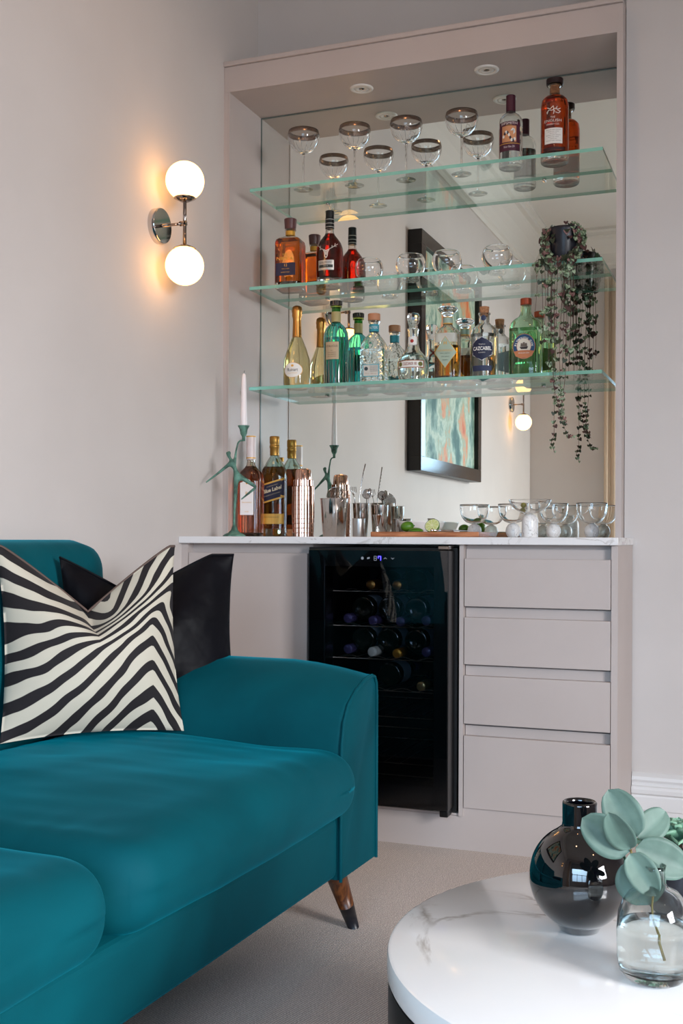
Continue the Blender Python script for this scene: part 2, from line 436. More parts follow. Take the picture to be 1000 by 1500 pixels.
# curtain beside the bay opening, seen in the mirror
cur = []
nx_ = 60
V, F = [], []
for i in range(nx_ + 1):
    x = -1.205 + .30 * i / nx_; y = YF + .055 + .014 * math.sin(i * .55) + .003 * math.sin(i * 1.7)
    for z in (.03, 2.9): V.append((x, y, z))
for i in range(nx_): F.append((2 * i, 2 * i + 2, 2 * i + 3, 2 * i + 1))
o = mk('curtain', V, F, M['curtain'], None, True)
sm = o.modifiers.new('s', 'SOLIDIFY'); sm.thickness = .004
tag(o, 'beige floor length curtain at the bay, seen in the mirror', 'curtain')
c2 = o.copy(); COL.objects.link(c2); c2.location.x = 2.75; tag(c2, 'beige curtain on the far side of the bay opening', 'curtain')
o['group'] = c2['group'] = 'curtains at the bay window'

# ================================================================= NICHE
def W(name, *a, **k): return struct(box(name, *a, **k))
bar = thing('alcove_surround', 'painted alcove surround framing the mirrored drinks shelves', 'alcove unit', (0, 0, 0))
box('side_panel', XL, -1.766, 3.488, 3.757, .9205, 2.461, M['cab'], bar)
box('side_panel', -.450, -.4315, 3.488, 3.757, .9205, 2.461, M['cab'], bar)
box('header', XL, -.4315, 3.488, 3.757, 2.461, 2.549, M['cab'], bar, bev=.0015)
box('header_cap', XL, -.4315, 3.480, 3.757, 2.5495, 2.566, M['cab'], bar, bev=.003)
box('corner_bead', -1.768, -1.763, 3.486, 3.492, .921, 2.461, M['cab'], bar)
mir = thing('back_mirror', 'large mirror covering the alcove back behind the glass shelves', 'mirror', (0, 0, 0))
box('mirror_glass', -1.764, -.4515, 3.749, 3.7565, .9205, 2.459, M['mirror'], mir)
bm = bmesh.new()
box_bm(bm, -1.7662, -1.7635, 3.7455, 3.7565, .921, 2.459); box_bm(bm, -1.764, -.4515, 3.7455, 3.7565, 2.4575, 2.4605)
from_bm('mirror_edge', bm, M['mirror_edge'], mir)
# downlights in the soffit
for i, (x, lab) in enumerate(((-1.325, 'white recessed downlight in the soffit above the champagne saucers'), (-.887, 'white recessed downlight in the soffit nearer the gin bottle on top'))):
    t = thing('downlight', lab, 'downlight', (x, 3.6175, 2.461), group='soffit downlights')
    lathe('trim_ring', [(.026, -.001), (.028, -.005), (.040, -.003), (.041, .0005), (.026, .0005)], M['white_plastic'], t, 40)
    lathe('lamp_face', [(0, -.001), (.012, -.001), (.013, -.004), (.026, -.003), (.0262, .0003), (0, .0003)], M['white_plastic'], t, 32)
    lathe('lens', [(0, -.0035), (.008, -.003), (.010, -.0012), (0, -.0011)], M['smoke_chrome'], t, 24)
# glass shelves
def glass_shelf(z, lab):
    t = thing('glass_shelf', lab, 'shelf', (0, 0, 0), group='glass shelves across the mirror')
    x0, x1, y0, y1, h = -1.705, -.497, 3.528, 3.7485, .011
    V = [(x, y, zz) for zz in (z - h, z) for (x, y) in ((x0, y0), (x1, y0), (x1, y1), (x0, y1))]
    mk('pane', V, [(3, 2, 1, 0), (4, 5, 6, 7)], M['shelf_glass'], t)
    V2 = [tuple(v) for v in V]
    mk('polished_edge', V2, [(0, 1, 5, 4), (1, 2, 6, 5), (2, 3, 7, 6), (3, 0, 4, 7)], M['green_edge'], t)
    for x in (-1.5, -.72):
        lathe('shelf_pin', [(0, -.006), (.006, -.006), (.006, .0), (0, .0)], M['chrome'], t, 16, loc=(x, 3.744, z - h))
    return t
S1, S2, S3, CT = 2.1308, 1.7889, 1.4407, .9200
glass_shelf(S1, 'topmost green edged glass shelf carrying the champagne saucers')
glass_shelf(S2, 'middle green edged glass shelf carrying tumblers and trailing plant')
glass_shelf(S3, 'lowest green edged glass shelf carrying seven bottles')

# ================================================================= CABINET
box('countertop', XL, -.402, 3.18, 3.549, .898, .92, M['quartz'], None, bev=.002)
o = bpy.data.objects['countertop']; bm = bmesh.new(); bm.from_mesh(o.data); box_bm(bm, XL, -.4315, 3.549, 3.757, .898, .92); bm.to_mesh(o.data); bm.free()
tag(o, 'white quartz worktop running over the wine fridge and drawers', 'worktop')
cb = thing('base_cabinet', 'taupe handleless base cabinet built around the wine fridge', 'cabinet', (0, 0, 0))
bm = bmesh.new()
box_bm(bm, XL, -1.762, 3.20, 3.75, 0, .8975)
box_bm(bm, XL, -1.342, 3.235, 3.75, .10, .8975)
box_bm(bm, -.860, -.8475, 3.20, 3.75, .10, .8975); box_bm(bm, -.8475, -.4225, 3.235, 3.545, .10, .8975)
box_bm(bm, -.4225, -.4045, 3.20, 3.545, 0, .8975)
box_bm(bm, -1.345, -1.340, 3.235, 3.75, .1, .8975)
bm.free()
for a in ((XL, -1.762, 3.20, 3.75, 0, .8975), (-.860, -.8475, 3.20, 3.75, .10, .8975), (-.4225, -.4045, 3.20, 3.545, 0, .8975), (-1.3435, -1.3400, 3.235, 3.75, .1, .8975)): box('side_panel', *a, M['cab'], cb)
box('back_rail', -1.7615, -1.344, 3.235, 3.75, .107, .8975, M['cab'], cb); box('drawer_box', -.847, -.423, 3.2355, 3.545, .107, .8975, M['cab'], cb)
box('plinth', -1.762, -.4225, 3.208, 3.226, 0, .1, M['cab'], cb); box('plinth_lip', -1.762, -1.346, 3.208, 3.226, .1, .1245, M['cab'], cb); box('plinth_lip', -.8475, -.4225, 3.208, 3.226, .1, .1245, M['cab'], cb)
box('kick_rail', -1.345, -.8475, 3.208, 3.7, .099, .106, M['cab'], cb)
d = box('cupboard_door', -1.760, -1.345, 3.20, 3.22, .126, .868, M['cab'], cb, bev=.0012)
for i, (z0, z1) in enumerate(((.717, .857), (.547, .685), (.373, .514), (.126, .338))):
    dr = box('drawer_front', -.8455, -.4245, 3.20, 3.22, z0, z1, M['cab'], cb, bev=.0012)
    box('finger_pull', -.8455, -.4245, 3.222, 3.234, z1 - .01, z1 + .028, M['cab'], dr)
# wine fridge ------------------------------------------------------
fr = thing('wine_fridge', 'black glass fronted wine fridge built under the worktop', 'fridge', (0, 0, 0))
bm = bmesh.new()
fx0, fx1, fy0, fy1, fz0, fz1 = -1.338, -.866, 3.20, 3.70, .112, .888
box_bm(bm, fx0, fx0 + .03, fy0, fy1, fz0, fz1); box_bm(bm, fx1 - .03, fx1, fy0, fy1, fz0, fz1)
box_bm(bm, fx0 + .03, fx1 - .03, fy1 - .03, fy1, fz0, fz1)
box_bm(bm, fx0 + .03, fx1 - .03, fy0, fy1 - .03, fz0, fz0 + .05); box_bm(bm, fx0 + .03, fx1 - .03, fy0, fy1 - .03, fz1 - .05, fz1)
bm.free()
for nm, a in (('side_panel', (fx0, fx0 + .03, fy0, fy1, fz0, fz1)), ('side_panel', (fx1 - .03, fx1, fy0, fy1, fz0, fz1)), ('back_panel', (fx0 + .03, fx1 - .03, fy1 - .03, fy1, fz0, fz1)), ('floor_panel', (fx0 + .03, fx1 - .03, fy0, fy1 - .03, fz0, fz0 + .05)), ('top_panel', (fx0 + .03, fx1 - .03, fy0, fy1 - .03, fz1 - .05, fz1))): box(nm, *a, M['fridge_in'], fr)
DY0, DY1, DX0, DX1, DZ0, DZ1 = 3.125, 3.195, -1.309, -.872, .128, .8815
door = box('door', DX0, -1.255, DY0, DY1, DZ0, DZ1, M['black_plastic'], fr, bev=.003)
bm = bmesh.new(); bm.from_mesh(door.data)
box_bm(bm, -.917, DX1, DY0, DY1, DZ0, DZ1, .003); box_bm(bm, -1.257, -.915, DY0, DY1, .832, DZ1, .001); box_bm(bm, -1.257, -.915, DY0, DY1, DZ0, .195, .001)
bm.to_mesh(door.data); bm.free()
V = [(x, DY0 - .0012, z) for z in (DZ0 + .004, DZ1 - .004) for x in (DX0 + .004, DX1 - .004)]
box('door_glass', DX0 + .002, DX1 - .002, DY0 - .003, DY0 - .0005, DZ0 + .002, DZ1 - .002, M['door_glass'], door)
box('hinge', -.905, -.873, 3.13, 3.19, .883, .8935, M['smoke_chrome'], fr, bev=.002)
bm = bmesh.new(); box_bm(bm, -.900, -.875, 3.135, 3.18, .108, .127, .003)
from_bm('lower_hinge', bm, M['black_plastic'], fr)
flat = Surf([(-9, 10, 10, 50), (9, 10, 10, 50)])
class Flat:
    def __init__(s, y): s.y0 = y
    def y(s, x, z): return s.y0
ff = Flat(DY0 - .0032)
def icon(bnd, m, nm): return decal(nm, ff, bnd, m, door, eps=.0004, rings=1)
icon(ellb(-1.135, .8565, .0042, .0045, 16), M['icon'], 'lamp_icon')
icon(rectb(-1.116, .857, .008, .005, .2), M['icon'], 'unit_icon')
def seg7(cx, cz, segs, m, nm):
    a, b_, t = .0038, .0060, .0016
    d_ = dict(a=(0, b_, a * 2, t), g=(0, 0, a * 2, t), d=(0, -b_, a * 2, t), f=(-a, b_ / 2, t, b_), b=(a, b_ / 2, t, b_), e=(-a, -b_ / 2, t, b_), c=(a, -b_ / 2, t, b_))
    parts = []
    for s_ in segs:
        x, z, w_, h_ = d_[s_]
        parts.append(([(cx + x - w_ / 2, ff.y0 - .0005, cz + z - h_ / 2), (cx + x + w_ / 2, ff.y0 - .0005, cz + z - h_ / 2), (cx + x + w_ / 2, ff.y0 - .0005, cz + z + h_ / 2), (cx + x - w_ / 2, ff.y0 - .0005, cz + z + h_ / 2)], [(0, 1, 2, 3)]))
    V, F = merge(parts); return mk(nm, V, F, m, door)
seg7(-1.0945, .8565, 'abcdefg', M['icon'], 'digit'); seg7(-1.0815, .8565, 'abcf', M['led'], 'digit')
for cx, s_, nm in ((-1.0635, 1, 'up_icon'), (-1.0405, -1, 'down_icon')):
    icon([(cx - .005, .8565 - .0025 * s_), (cx, .8565 + .0015 * s_), (cx + .005, .8565 - .0025 * s_), (cx + .005, .8565 - .001 * s_), (cx, .8565 + .0032 * s_), (cx - .005, .8565 - .001 * s_)], M['icon'], nm)
for z, n in ((.753, 7), (.647, 7), (.548, 7), (.453, 7), (.375, 7), (.345, 0), (.236, 5), (.200, 0)):
    parts = [tube_data([(-1.307, 3.225, z), (-.897, 3.225, z)], .0016, 6)]
    if n:
        parts.append(tube_data([(-1.307, 3.64, z), (-.897, 3.64, z)], .0016, 6))
        for i in range(n):
            x = -1.26 + i * .0525
            parts.append(tube_data([(x, 3.225, z), (x, 3.64, z)], .0012, 6))
    if n == 7 and z > .4:
        pts = [(-1.30 + .008 * i, 3.245, z + .003 + .004 * math.cos(i * 2 * math.pi * .008 / .084)) for i in range(50)]
        parts.append(tube_data(pts, .0012, 5))
    V, F = merge(parts); mk('wire_rack', V, F, M['wire'], fr, True)
# wine bottles in the fridge (lying, necks to the door)
dark_glass = mat('dark_wine_glass', '#0c120d', .06, coat=.6)
def wine(x, z, cap, lab, y=3.245, rev=False, labcol='#8fa3b0', big=False):
    t = thing('wine_bottle', lab, 'wine bottle', (x, y, z), group='wine bottles in the fridge')
    t.rotation_euler = (R(-90), 0, 0) if not rev else (R(90), 0, 0)
    if rev: t.location = (x, y + .30, z)
    bw = .041 if big else .0365
    pr = [(0, .006), (.02, .008), (bw - .004, 0), (bw, .006), (bw, .135), (bw - .006, .158), (.018, .190), (.0142, .222), (.0138, .235)]
    pr = [(r_, .30 - z_) for r_, z_ in pr]
    lathe('body', pr[::-1], dark_glass, t, 24)
    lathe('capsule', [(0, -.0008), (.0125, -.0008), (.0150, .001), (.0152, .012), (.0145, .0135), (.0150, .015), (.0148, .068), (.0140, .069)], cap, t, 24)
    lathe('label', [(bw + .0004, .19), (bw + .0004, .265)], paper(labcol), t, 24)
    return t
caps = {'purple': mat('purple_capsule', '#4c4470', .35, .3), 'white': mat('pale_capsule', '#c8cdc4', .4), 'gold': mat('amber_capsule', '#c08c32', .3, .7), 'brass': mat('pale_gold_capsule', '#b39a68', .3, .7), 'foil': M['gold_foil']}
capstone = [(-1.153, .770, 'foil', 'gold foil champagne neck, nearer the left on the top rack of the fridge', 1), (-1.068, .770, 'foil', 'gold foil champagne neck, right hand one on the top rack of the fridge', 1),
    (-1.227, .665, 'purple', 'purple capped wine bottle, first from the left on the second rack', 0), (-1.145, .660, 'purple', 'purple capped wine bottle, second from left on second rack', 0),
    (-1.057, .660, 'purple', 'purple capped wine bottle, third from left on second rack', 0), (-.975, .665, 'purple', 'purple capped wine bottle at the right end of the second rack', 0),
    (-1.226, .570, 'purple', 'purple capped wine bottle left of the white capped one', 0), (-1.147, .564, 'white', 'wine bottle with a white capsule on the third rack', 0),
    (-1.067, .562, 'gold', 'wine bottle with a bright amber gold capsule on the third rack', 0), (-.974, .570, 'purple', 'purple capped wine bottle right of the gold capped one', 0),
    (-.990, .466, 'brass', 'wine bottle with pale gold capsule alone on the fourth rack', 0)]
for x, z, cc, lab, big in capstone:
    t = wine(x, z + .003, caps[cc], lab, big=bool(big))
    if big:
        decal('foil_label', Flat(0), rectb(0, 0, .026, .012), paper('#b8bdb8'), t, eps=0).rotation_euler = (R(90), 0, 0)
for x, z, lab in ((-1.187, .700, 'dark bottle lying base outward above the second rack, leftmost'), (-1.101, .700, 'dark bottle lying base outward above the second rack, middle'), (-1.015, .700, 'dark bottle lying base outward above the second rack, right'),
                  (-1.187, .604, 'dark bottle base outward behind the white capsule'), (-1.105, .604, 'dark bottle base outward between white and gold capsules'), (-1.015, .604, 'dark bottle base outward right of the gold capsule'), (-1.10, .497, 'dark bottle base outward on the fourth rack')):
    wine(x, z, caps['purple'], lab, y=3.27, rev=True)

# ================================================================= SCONCES
def sconce(y, zl, lab):
    t = thing('wall_sconce', lab, 'wall light', (XL, y, zl), group='twin globe wall lights')
    c_ = lathe('backplate', [(0, 0), (.0545, 0), (.0545, .020), (.0525, .0225), (0, .0225)], M['chrome'], t, 48, label='chrome round backplate')
    autosmooth(c_); c_.rotation_euler = (0, R(90), 0)
    tube('arm', [(.02, 0, 0), (.045, 0, 0), (.046, 0, 0), (.092, 0, 0)], [.0052, .0052, .0045, .0045], M['smoke_chrome'], t, 16)
    tube('collar', [(.082, 0, 0), (.104, 0, 0)], [.0075, .0075], M['smoke_chrome'], t, 16)
    tube('stem', [(.0985, 0, -.075), (.0985, 0, .075)], .0055, M['smoke_chrome'], t, 16)
    for s_ in (1, -1):
        cp = lathe('globe_cup', [(0, .066), (.012, .066), (.034, .077), (.0335, .0785), (.011, .070), (0, .070)], M['smoke_chrome'], t, 32, loc=(.0985, 0, 0))
        g = lathe('globe', [(0, -.059)] + [(.059 * math.cos(R(a)), .059 * math.sin(R(a))) for a in range(-84, 90, 6)] + [(0, .059)], M['globe'], t, 48, loc=(0, 0, 0))
        g.location = (.0985, 0, s_ * .1302)
        if s_ < 0: cp.rotation_euler = (R(180), 0, 0)
    return t
sconce(3.036, 1.879, 'chrome twin globe wall light glowing beside the alcove')
sconce(-.536, 1.893, 'chrome twin globe wall light beyond the painting, seen in mirror')

# ================================================================= PAINTING (seen in the mirror)
pt = thing('abstract_painting', 'tall abstract painting in a deep black frame, seen in mirror', 'painting', (XL, 0, 0))
y0, y1, z0, z1, dpt = .63, 1.915, 1.272, 2.53, .075
bm = bmesh.new(); fw = .075
for a in ((y0, y1, z0, z0 + fw), (y0, y1, z1 - fw, z1), (y0, y0 + fw, z0 + fw, z1 - fw), (y1 - fw, y1, z0 + fw, z1 - fw)):
    box_bm(bm, .002, dpt, a[0], a[1], a[2], a[3], .001)
from_bm('frame', bm, M['frame_black'], pt)
bm = bmesh.new()
for a in ((y0, y1, z0, z0 + fw), (y0, y1, z1 - fw, z1), (y0, y0 + fw, z0 + fw, z1 - fw), (y1 - fw, y1, z0 + fw, z1 - fw)):
    box_bm(bm, dpt, dpt + .003, a[0] + .001, a[1] - .001, a[2] + .001, a[3] - .001)
from_bm('frame_face', bm, M['frame_gloss'], pt, label='glossy bronze face of the frame')
m = mat('abstract_canvas', '#8fa595', .5); N, L, b = nodes(m)
tc = N.new('ShaderNodeTexCoord'); mp = N.new('ShaderNodeMapping'); mp.inputs['Scale'].default_value = (1, 1.3, .9); L.new(tc.outputs['Object'], mp.inputs[0])
n1 = N.new('ShaderNodeTexNoise'); n1.inputs['Scale'].default_value = 2.6; n1.inputs['Detail'].default_value = 9; n1.inputs['Roughness'].default_value = .62; n1.inputs['Distortion'].default_value = .25; L.new(mp.outputs[0], n1.inputs['Vector'])
r = N.new('ShaderNodeValToRGB'); L.new(n1.outputs['Fac'], r.inputs[0])
els = [(.0, '#142b28'), (.38, '#2f5a4c'), (.45, '#7f9c8c'), (.49, '#b9c6b2'), (.53, '#8ea68f'), (.57, '#c99468'), (.63, '#c9622f'), (.74, '#3c5f58')]
r.color_ramp.elements[0].color = lin(els[0][1]); r.color_ramp.elements[1].position = els[-1][0]; r.color_ramp.elements[1].color = lin(els[-1][1])
for p_, c_ in els[1:-1]: e = r.color_ramp.elements.new(p_); e.color = lin(c_)
L.new(r.outputs[0], b.inputs['Base Color'])
box('canvas', .04, .052, y0 + fw, y1 - fw, z0 + fw, z1 - fw, m, pt)

# ================================================================= SOFA
SR = R(-2.0)
sofa = thing('sofa', 'teal velvet sofa against the left wall with two cushions on it', 'sofa', (-.88, 2.52, 0), SR)
# local: x 0 = front plane (negative = towards the wall), y 0 = outer end, negative y = towards the camera
def heightfield_box(name, nx, ny, fn, m, parent, smooth=True, sub=0, label=None):
    """closed shape: fn(u,v,s) -> point, s=+1 top, -1 bottom"""
    V, F = [], []; W_ = ny + 1
    for s_ in (1, -1):
        for i in range(nx + 1):
            for j in range(ny + 1): V.append(fn(i / nx, j / ny, s_))
    O_ = (nx + 1) * W_
    for i in range(nx):
        for j in range(ny):
            a = i * W_ + j; F.append((a, a + W_, a + W_ + 1, a + 1)); F.append((O_ + a, O_ + a + 1, O_ + a + W_ + 1, O_ + a + W_))
    bd = [i * W_ for i in range(nx + 1)] + [nx * W_ + j for j in range(1, ny + 1)] + [i * W_ + ny for i in range(nx - 1, -1, -1)] + [j for j in range(ny - 1, 0, -1)]
    for k in range(len(bd)):
        a, b_ = bd[k], bd[(k + 1) % len(bd)]; F.append((b_, a, O_ + a, O_ + b_))
    o = mk(name, V, F, m, parent, smooth, label)
    bm = bmesh.new(); bm.from_mesh(o.data); bmesh.ops.remove_doubles(bm, verts=bm.verts, dist=1e-5); bmesh.ops.recalc_face_normals(bm, faces=bm.faces)
    for f in bm.faces: f.smooth = smooth
    bm.to_mesh(o.data); bm.free()
    return o
def nz(x, y, z, s=1.0): return mnoise.noise(Vector((x * s, y * s, z * s)))
box('base_rail', -.79, -.004, -2.17, -.215, .165, .305, M['velvet'], sofa, bev=.018, seg=4)
SD = .80
# arms: rounded section extruded along x
def arm(name, yo, flip):
    sec = [(.0, .16), (.0, .545), (.004, .575), (.014, .590), (.03, .595), (.075, .590), (.13, .572), (.175, .545), (.200, .510), (.212, .46), (.215, .40), (.215, .16)]
    V, F = [], []; n = len(sec)
    xs = [0, -.004, -.012, -.03, -.08, -.14, -.2, -.3, -.45, -.6, -.75, -.86]
    for x in xs:
        k = 1 - max(0, (.012 + x)) / .012 * .03
        lift = .026 * min(1, max(0, (-x - .02) / .16)) ** .7
        for (y, z) in sec:
            yy = (y - .1075) * k + .1075; zz = z
            if z > .4: zz = z + lift * (z - .4) / .19 - (0.006 if x > -.003 else 0)
            V.append((x, (yo - yy) if not flip else (yo + yy), zz))
    for i in range(len(xs) - 1):
        for k in range(n):
            a, b_ = i * n + k, i * n + (k + 1) % n; F.append((a, b_, b_ + n, a + n))
    F += [tuple(range(n)), tuple(reversed(range(len(V) - n, len(V))))]
    o = mk(name, V, F, M['velvet'], sofa, True)
    bm = bmesh.new(); bm.from_mesh(o.data); bmesh.ops.recalc_face_normals(bm, faces=bm.faces); bm.to_mesh(o.data); bm.free()
    autosmooth(o, 50)
    pts = [(.0015, (yo - y) if not flip else (yo + y), z - .003) for y, z in sec]
    tube('piping', pts, .004, M['velvet'], o, 8)
    return o
arm('arm', 0, False); arm('arm', -2.385, True)
# seat cushions
def seat(name, ya, yb, right):
    x_front, x_back = .040, -.66
    def fn(u, v, s_):
        # u across depth (0 front .. 1 back), v along y (0 = near camera .. 1 = far); rows crowd towards the rounded edges
        u = u * u * (1.6 - .6 * u) if True else u; v = v - .11 * math.sin(2 * math.pi * v)
        x = x_front + (x_back - x_front) * u; y = ya + (yb - ya) * v
        a_, b_ = 1 - min(u / .15, 1), 1 - min(min(v, 1 - v) / .075, 1)
        l_ = (a_ ** 2.4 + b_ ** 2.4) ** (1 / 2.4)
        if a_ > 0 and b_ > 0:
            mx_ = max(a_, b_); k_c = mx_ / l_
            u = .15 * (1 - a_ * k_c); vv_ = .075 * (1 - b_ * k_c); v = vv_ if v < .5 else 1 - vv_
            x = x_front + (x_back - x_front) * u; y = ya + (yb - ya) * v; l_ = mx_
        rv = 1 - b_
        prof = max(0, 1 - min(l_, 1) ** 2.6) ** (1 / 2.2)
        crown = .018 * math.sin(math.pi * min(max(v, 0), 1)) * math.sin(math.pi * min(u * .8 + .15, 1))
        if s_ > 0:
            z = .375 + (.075 + crown) * prof * 1.0
            z += .006 * nz(x, y, .3, 5) + .010 * nz(x, y, 1.3, 2.2) + .0022 * nz(x * .5, y * 1.6, 2.3, 14) * prof
            # gathers near the joint end and the front
            g = math.exp(-(v / .16) ** 2) * math.exp(-((u - .1) / .25) ** 2)
            z += .0016 * g * math.sin(x * 60 + 5 * nz(x, y, 0, 6)) * rv
        else:
            z = .375 - .082 * prof * (.75 + .25 * (1 - u)) 
            z = max(z, .295)
        # plan corners rounded
        y2 = y
        if u < .22: y2 = (y - (ya + yb) / 2) * (1 - .035 * (1 - u / .22) ** 2) + (ya + yb) / 2
        bulge = .016 * math.sin(math.pi * v) * (1 - u) ** 4
        x += bulge + .004 * nz(x, y, 3 * s_, 7) * (1 - u)
        return (x, y2, z)
    o = heightfield_box(name, 56, 70, fn, M['velvet'], sofa)
    return o
seat('seat_cushion', -1.085, -.172, True)
seat('seat_cushion', -2.17, -1.091, False)
# back frame + back cushions
box('back_frame', -.88, -.76, -2.37, -.008, .16, .74, M['velvet'], sofa, bev=.03, seg=4)
def backc(ya, yb):
    def fn(u, v, s_):
        # u along y, v up
        y = ya + (yb - ya) * u; z = .40 + (.908 - .40) * v
        eu = min(min(u, 1 - u) / .09, 1); ev = min((1 - v) / .13, 1); ev0 = min(v / .1, 1)
        pr = math.sqrt(max(0, 1 - (1 - eu) ** 2)) * math.sqrt(max(0, 1 - (1 - ev) ** 2)) * math.sqrt(max(0, 1 - (1 - ev0) ** 2))
        lean = -.10 * v
        x = -.775 + lean * .5 + s_ * (.072 + .02 * math.sin(math.pi * u) * math.sin(math.pi * v)) * pr
        x += .012 * nz(0, y, z, 5) * pr + .006 * nz(2, y * 2, z, 9) * (v > .1)
        z -= .03 * (1 - eu) ** 2 * (v > .7) 
        return (x, y, z)
    heightfield_box('back_cushion', 60, 40, fn, M['velvet'], sofa)
backc(-1.22, .018); backc(-2.33, -1.225)
# legs
for (x, y, sx, sy) in ((-.055, -.125, .02, .075), (-.75, -.125, -.02, .05), (-.055, -2.26, .02, -.06), (-.75, -2.26, -.02, -.05)):
    p0, p1 = Vector((x, y, .162)), Vector((x + sx, y + sy, 0))
    pm = p0.lerp(p1, .62)
    lg = tube('leg', [p0, pm], [.026, .0185], M['walnut'], sofa, 24)
    tube('foot_cap', [pm, p1], [.0187, .013], M['leg_cap'], lg, 24)

# ================================================================= CUSHIONS
# zebra stripe phase
def sstep(a, b_, x):
    t = min(max((x - a) / (b_ - a), 0), 1); return t * t * (3 - 2 * t)
def zebra_phase(u, v):
    # u 0..1 left-right, v 0..1 bottom-top
    n = .060 * nz(u, v, 0, 2.6) + .018 * nz(u, v, 5, 8)
    hump = .46 * math.exp(-((u - .80) / .24) ** 2)
    low = v - .75 * min(u, .80) * .62 - hump * .45 + .95 * max(0, u - .80) + n
    up = v + .11 * math.sin(u * 5.2 + .3) - .34 * u - .13 + n * .8
    fan = v - 1.35 * max(0, u - .52) * (1 - .3 * u) + n
    tt = sstep(.50, .64, v + .10 * math.sin(u * 4) - .10 * u)
    k = low * (1 - tt) + (up + .02) * tt
    tf = sstep(.70, .86, v) * sstep(.46, .62, u)
    k = k * (1 - tf) + fan * tf
    return k * 2 * math.pi * 7.9
m = mat('zebra_print', '#ffffff', .8, sheen=.05); N, L, b = nodes(m)
at = N.new('ShaderNodeAttribute'); at.attribute_name = 'phase'
si = N.new('ShaderNodeMath'); si.operation = 'SINE'; L.new(at.outputs['Fac'], si.inputs[0])
nz1 = N.new('ShaderNodeTexNoise'); nz1.inputs['Scale'].default_value = 9; tcz = N.new('ShaderNodeTexCoord'); L.new(tcz.outputs['Object'], nz1.inputs['Vector'])
mz = N.new('ShaderNodeMath'); mz.operation = 'MULTIPLY_ADD'; mz.inputs[1].default_value = 1.5; mz.inputs[2].default_value = -.75; L.new(nz1.outputs['Fac'], mz.inputs[0])
ad = N.new('ShaderNodeMath'); ad.operation = 'ADD'; L.new(si.outputs[0], ad.inputs[0]); L.new(mz.outputs[0], ad.inputs[1])
r = N.new('ShaderNodeValToRGB'); r.color_ramp.elements[0].position = .50; r.color_ramp.elements[1].position = .54
r.color_ramp.elements[0].color = lin('#c0b9a9'); r.color_ramp.elements[1].color = lin('#161014')
sc_ = N.new('ShaderNodeMath'); sc_.operation = 'MULTIPLY_ADD'; sc_.inputs[1].default_value = .3; sc_.inputs[2].default_value = .5; L.new(ad.outputs[0], sc_.inputs[0])
L.new(sc_.outputs[0], r.inputs[0]); L.new(r.outputs[0], b.inputs['Base Color'])
nb = N.new('ShaderNodeTexNoise'); nb.inputs['Scale'].default_value = 500; L.new(tcz.outputs['Object'], nb.inputs['Vector'])
bp = N.new('ShaderNodeBump'); bp.inputs['Strength'].default_value = .25; bp.inputs['Distance'].default_value = .0008; L.new(nb.outputs['Fac'], bp.inputs['Height']); L.new(bp.outputs[0], b.inputs['Normal'])
M['zebra'] = m
def cushion(name, w_, h_, th, notch, m, loc, rz, tilt, lab, zebra=False, seed=0):
    t = thing(name, lab, 'cushion', loc, rz)
    n = 70; UV = []
    def fn(u, v, s_):
        x = (u - .5) * w_; z = v * h_
        # outline: pointed corners (sides pull in between corners)
        pin = 4 * v * (1 - v); x *= 1 - .075 * pin
        pz = 4 * u * (1 - u)
        z += .012 * pz * (1 - v) * 2 * (0.5)
        # chop in the middle of the top
        q = abs(u - notch[0]); dn = max(0, 1 - q / notch[2])
        z -= notch[1] * (dn ** 1.1) * sstep(.35, 1.0, v) 
        eu = min(u, 1 - u) * 2; ev = min(v, 1 - v) * 2
        T = th * (1 - (1 - eu) ** 2.6) ** .8 * (1 - (1 - ev) ** 2.6) ** .8
        T *= 1 + .25 * (1 - v)
        crease = .018 * math.exp(-(((u - notch[0]) - (.0)) / .05) ** 2) * sstep(.45, .95, v)
        y = -s_ * (T - crease * (1 if s_ > 0 else 0)) 
        y += s_ * .006 * nz(u + seed, v, s_, 4.5) * (1 - .2 * v)
        y += -.07 * dn * sstep(.6, 1, v) * (-.4)
        return (x, y, z)
    o = heightfield_box('cover', n, n, fn, m, t)
    me = o.data
    if zebra:
        at_ = me.attributes.new('phase', 'FLOAT', 'POINT')
        vals = []
        for v in me.vertices:
            x, y, z = v.co
            u = x / w_ + .5; dn = max(0, 1 - abs(u - notch[0]) / notch[2])
            vv = z / h_
            for _ in range(25): vv = .5 * vv + .5 * (z + notch[1] * dn ** 1.1 * sstep(.35, 1.0, vv)) / h_
            vals.append(zebra_phase(u, vv))
        at_.data.foreach_set('value', vals)
    # edge piping
    pts = []
    for k in range(71): p = fn(k / 70, 1, 0); pts.append(p)
    tube('piping', pts, .003, M['zipper'] if zebra else m, t, 6)
    t.rotation_euler = (tilt, 0, rz)
    return t
cushion('zebra_cushion', .418, .440, .074, (.50, .15, .47), M['zebra'], (-1.430, 2.170, .462), R(46), R(-11), 'black and cream zebra print cushion with a chopped top', True)
cushion('black_cushion', .43, .415, .060, (.42, .10, .45), M['black_velvet'], (-1.405, 2.372, .462), R(38), R(-9), 'plain black velvet cushion tucked behind the zebra one', seed=3)

# ================================================================= COFFEE TABLE
TC = (-.094, 1.4545)
tb = thing('coffee_table', 'round coffee table with veined white marble top and black drum base', 'coffee table', (TC[0], TC[1], 0))
lathe('tabletop', [(0, .366), (.366, .366), (.374, .368), (.376, .372), (.376, .394), (.3745, .3985), (.371, .400), (0, .400)], M['table_marble'], tb, 128)
autosmooth(bpy.data.objects['tabletop'], 30)
o = lathe('drum_base', [(0, .0), (.366, .0), (.3745, .01), (.3745, .3655), (0, .365)], M['black_lacquer'], tb, 128); autosmooth(o)
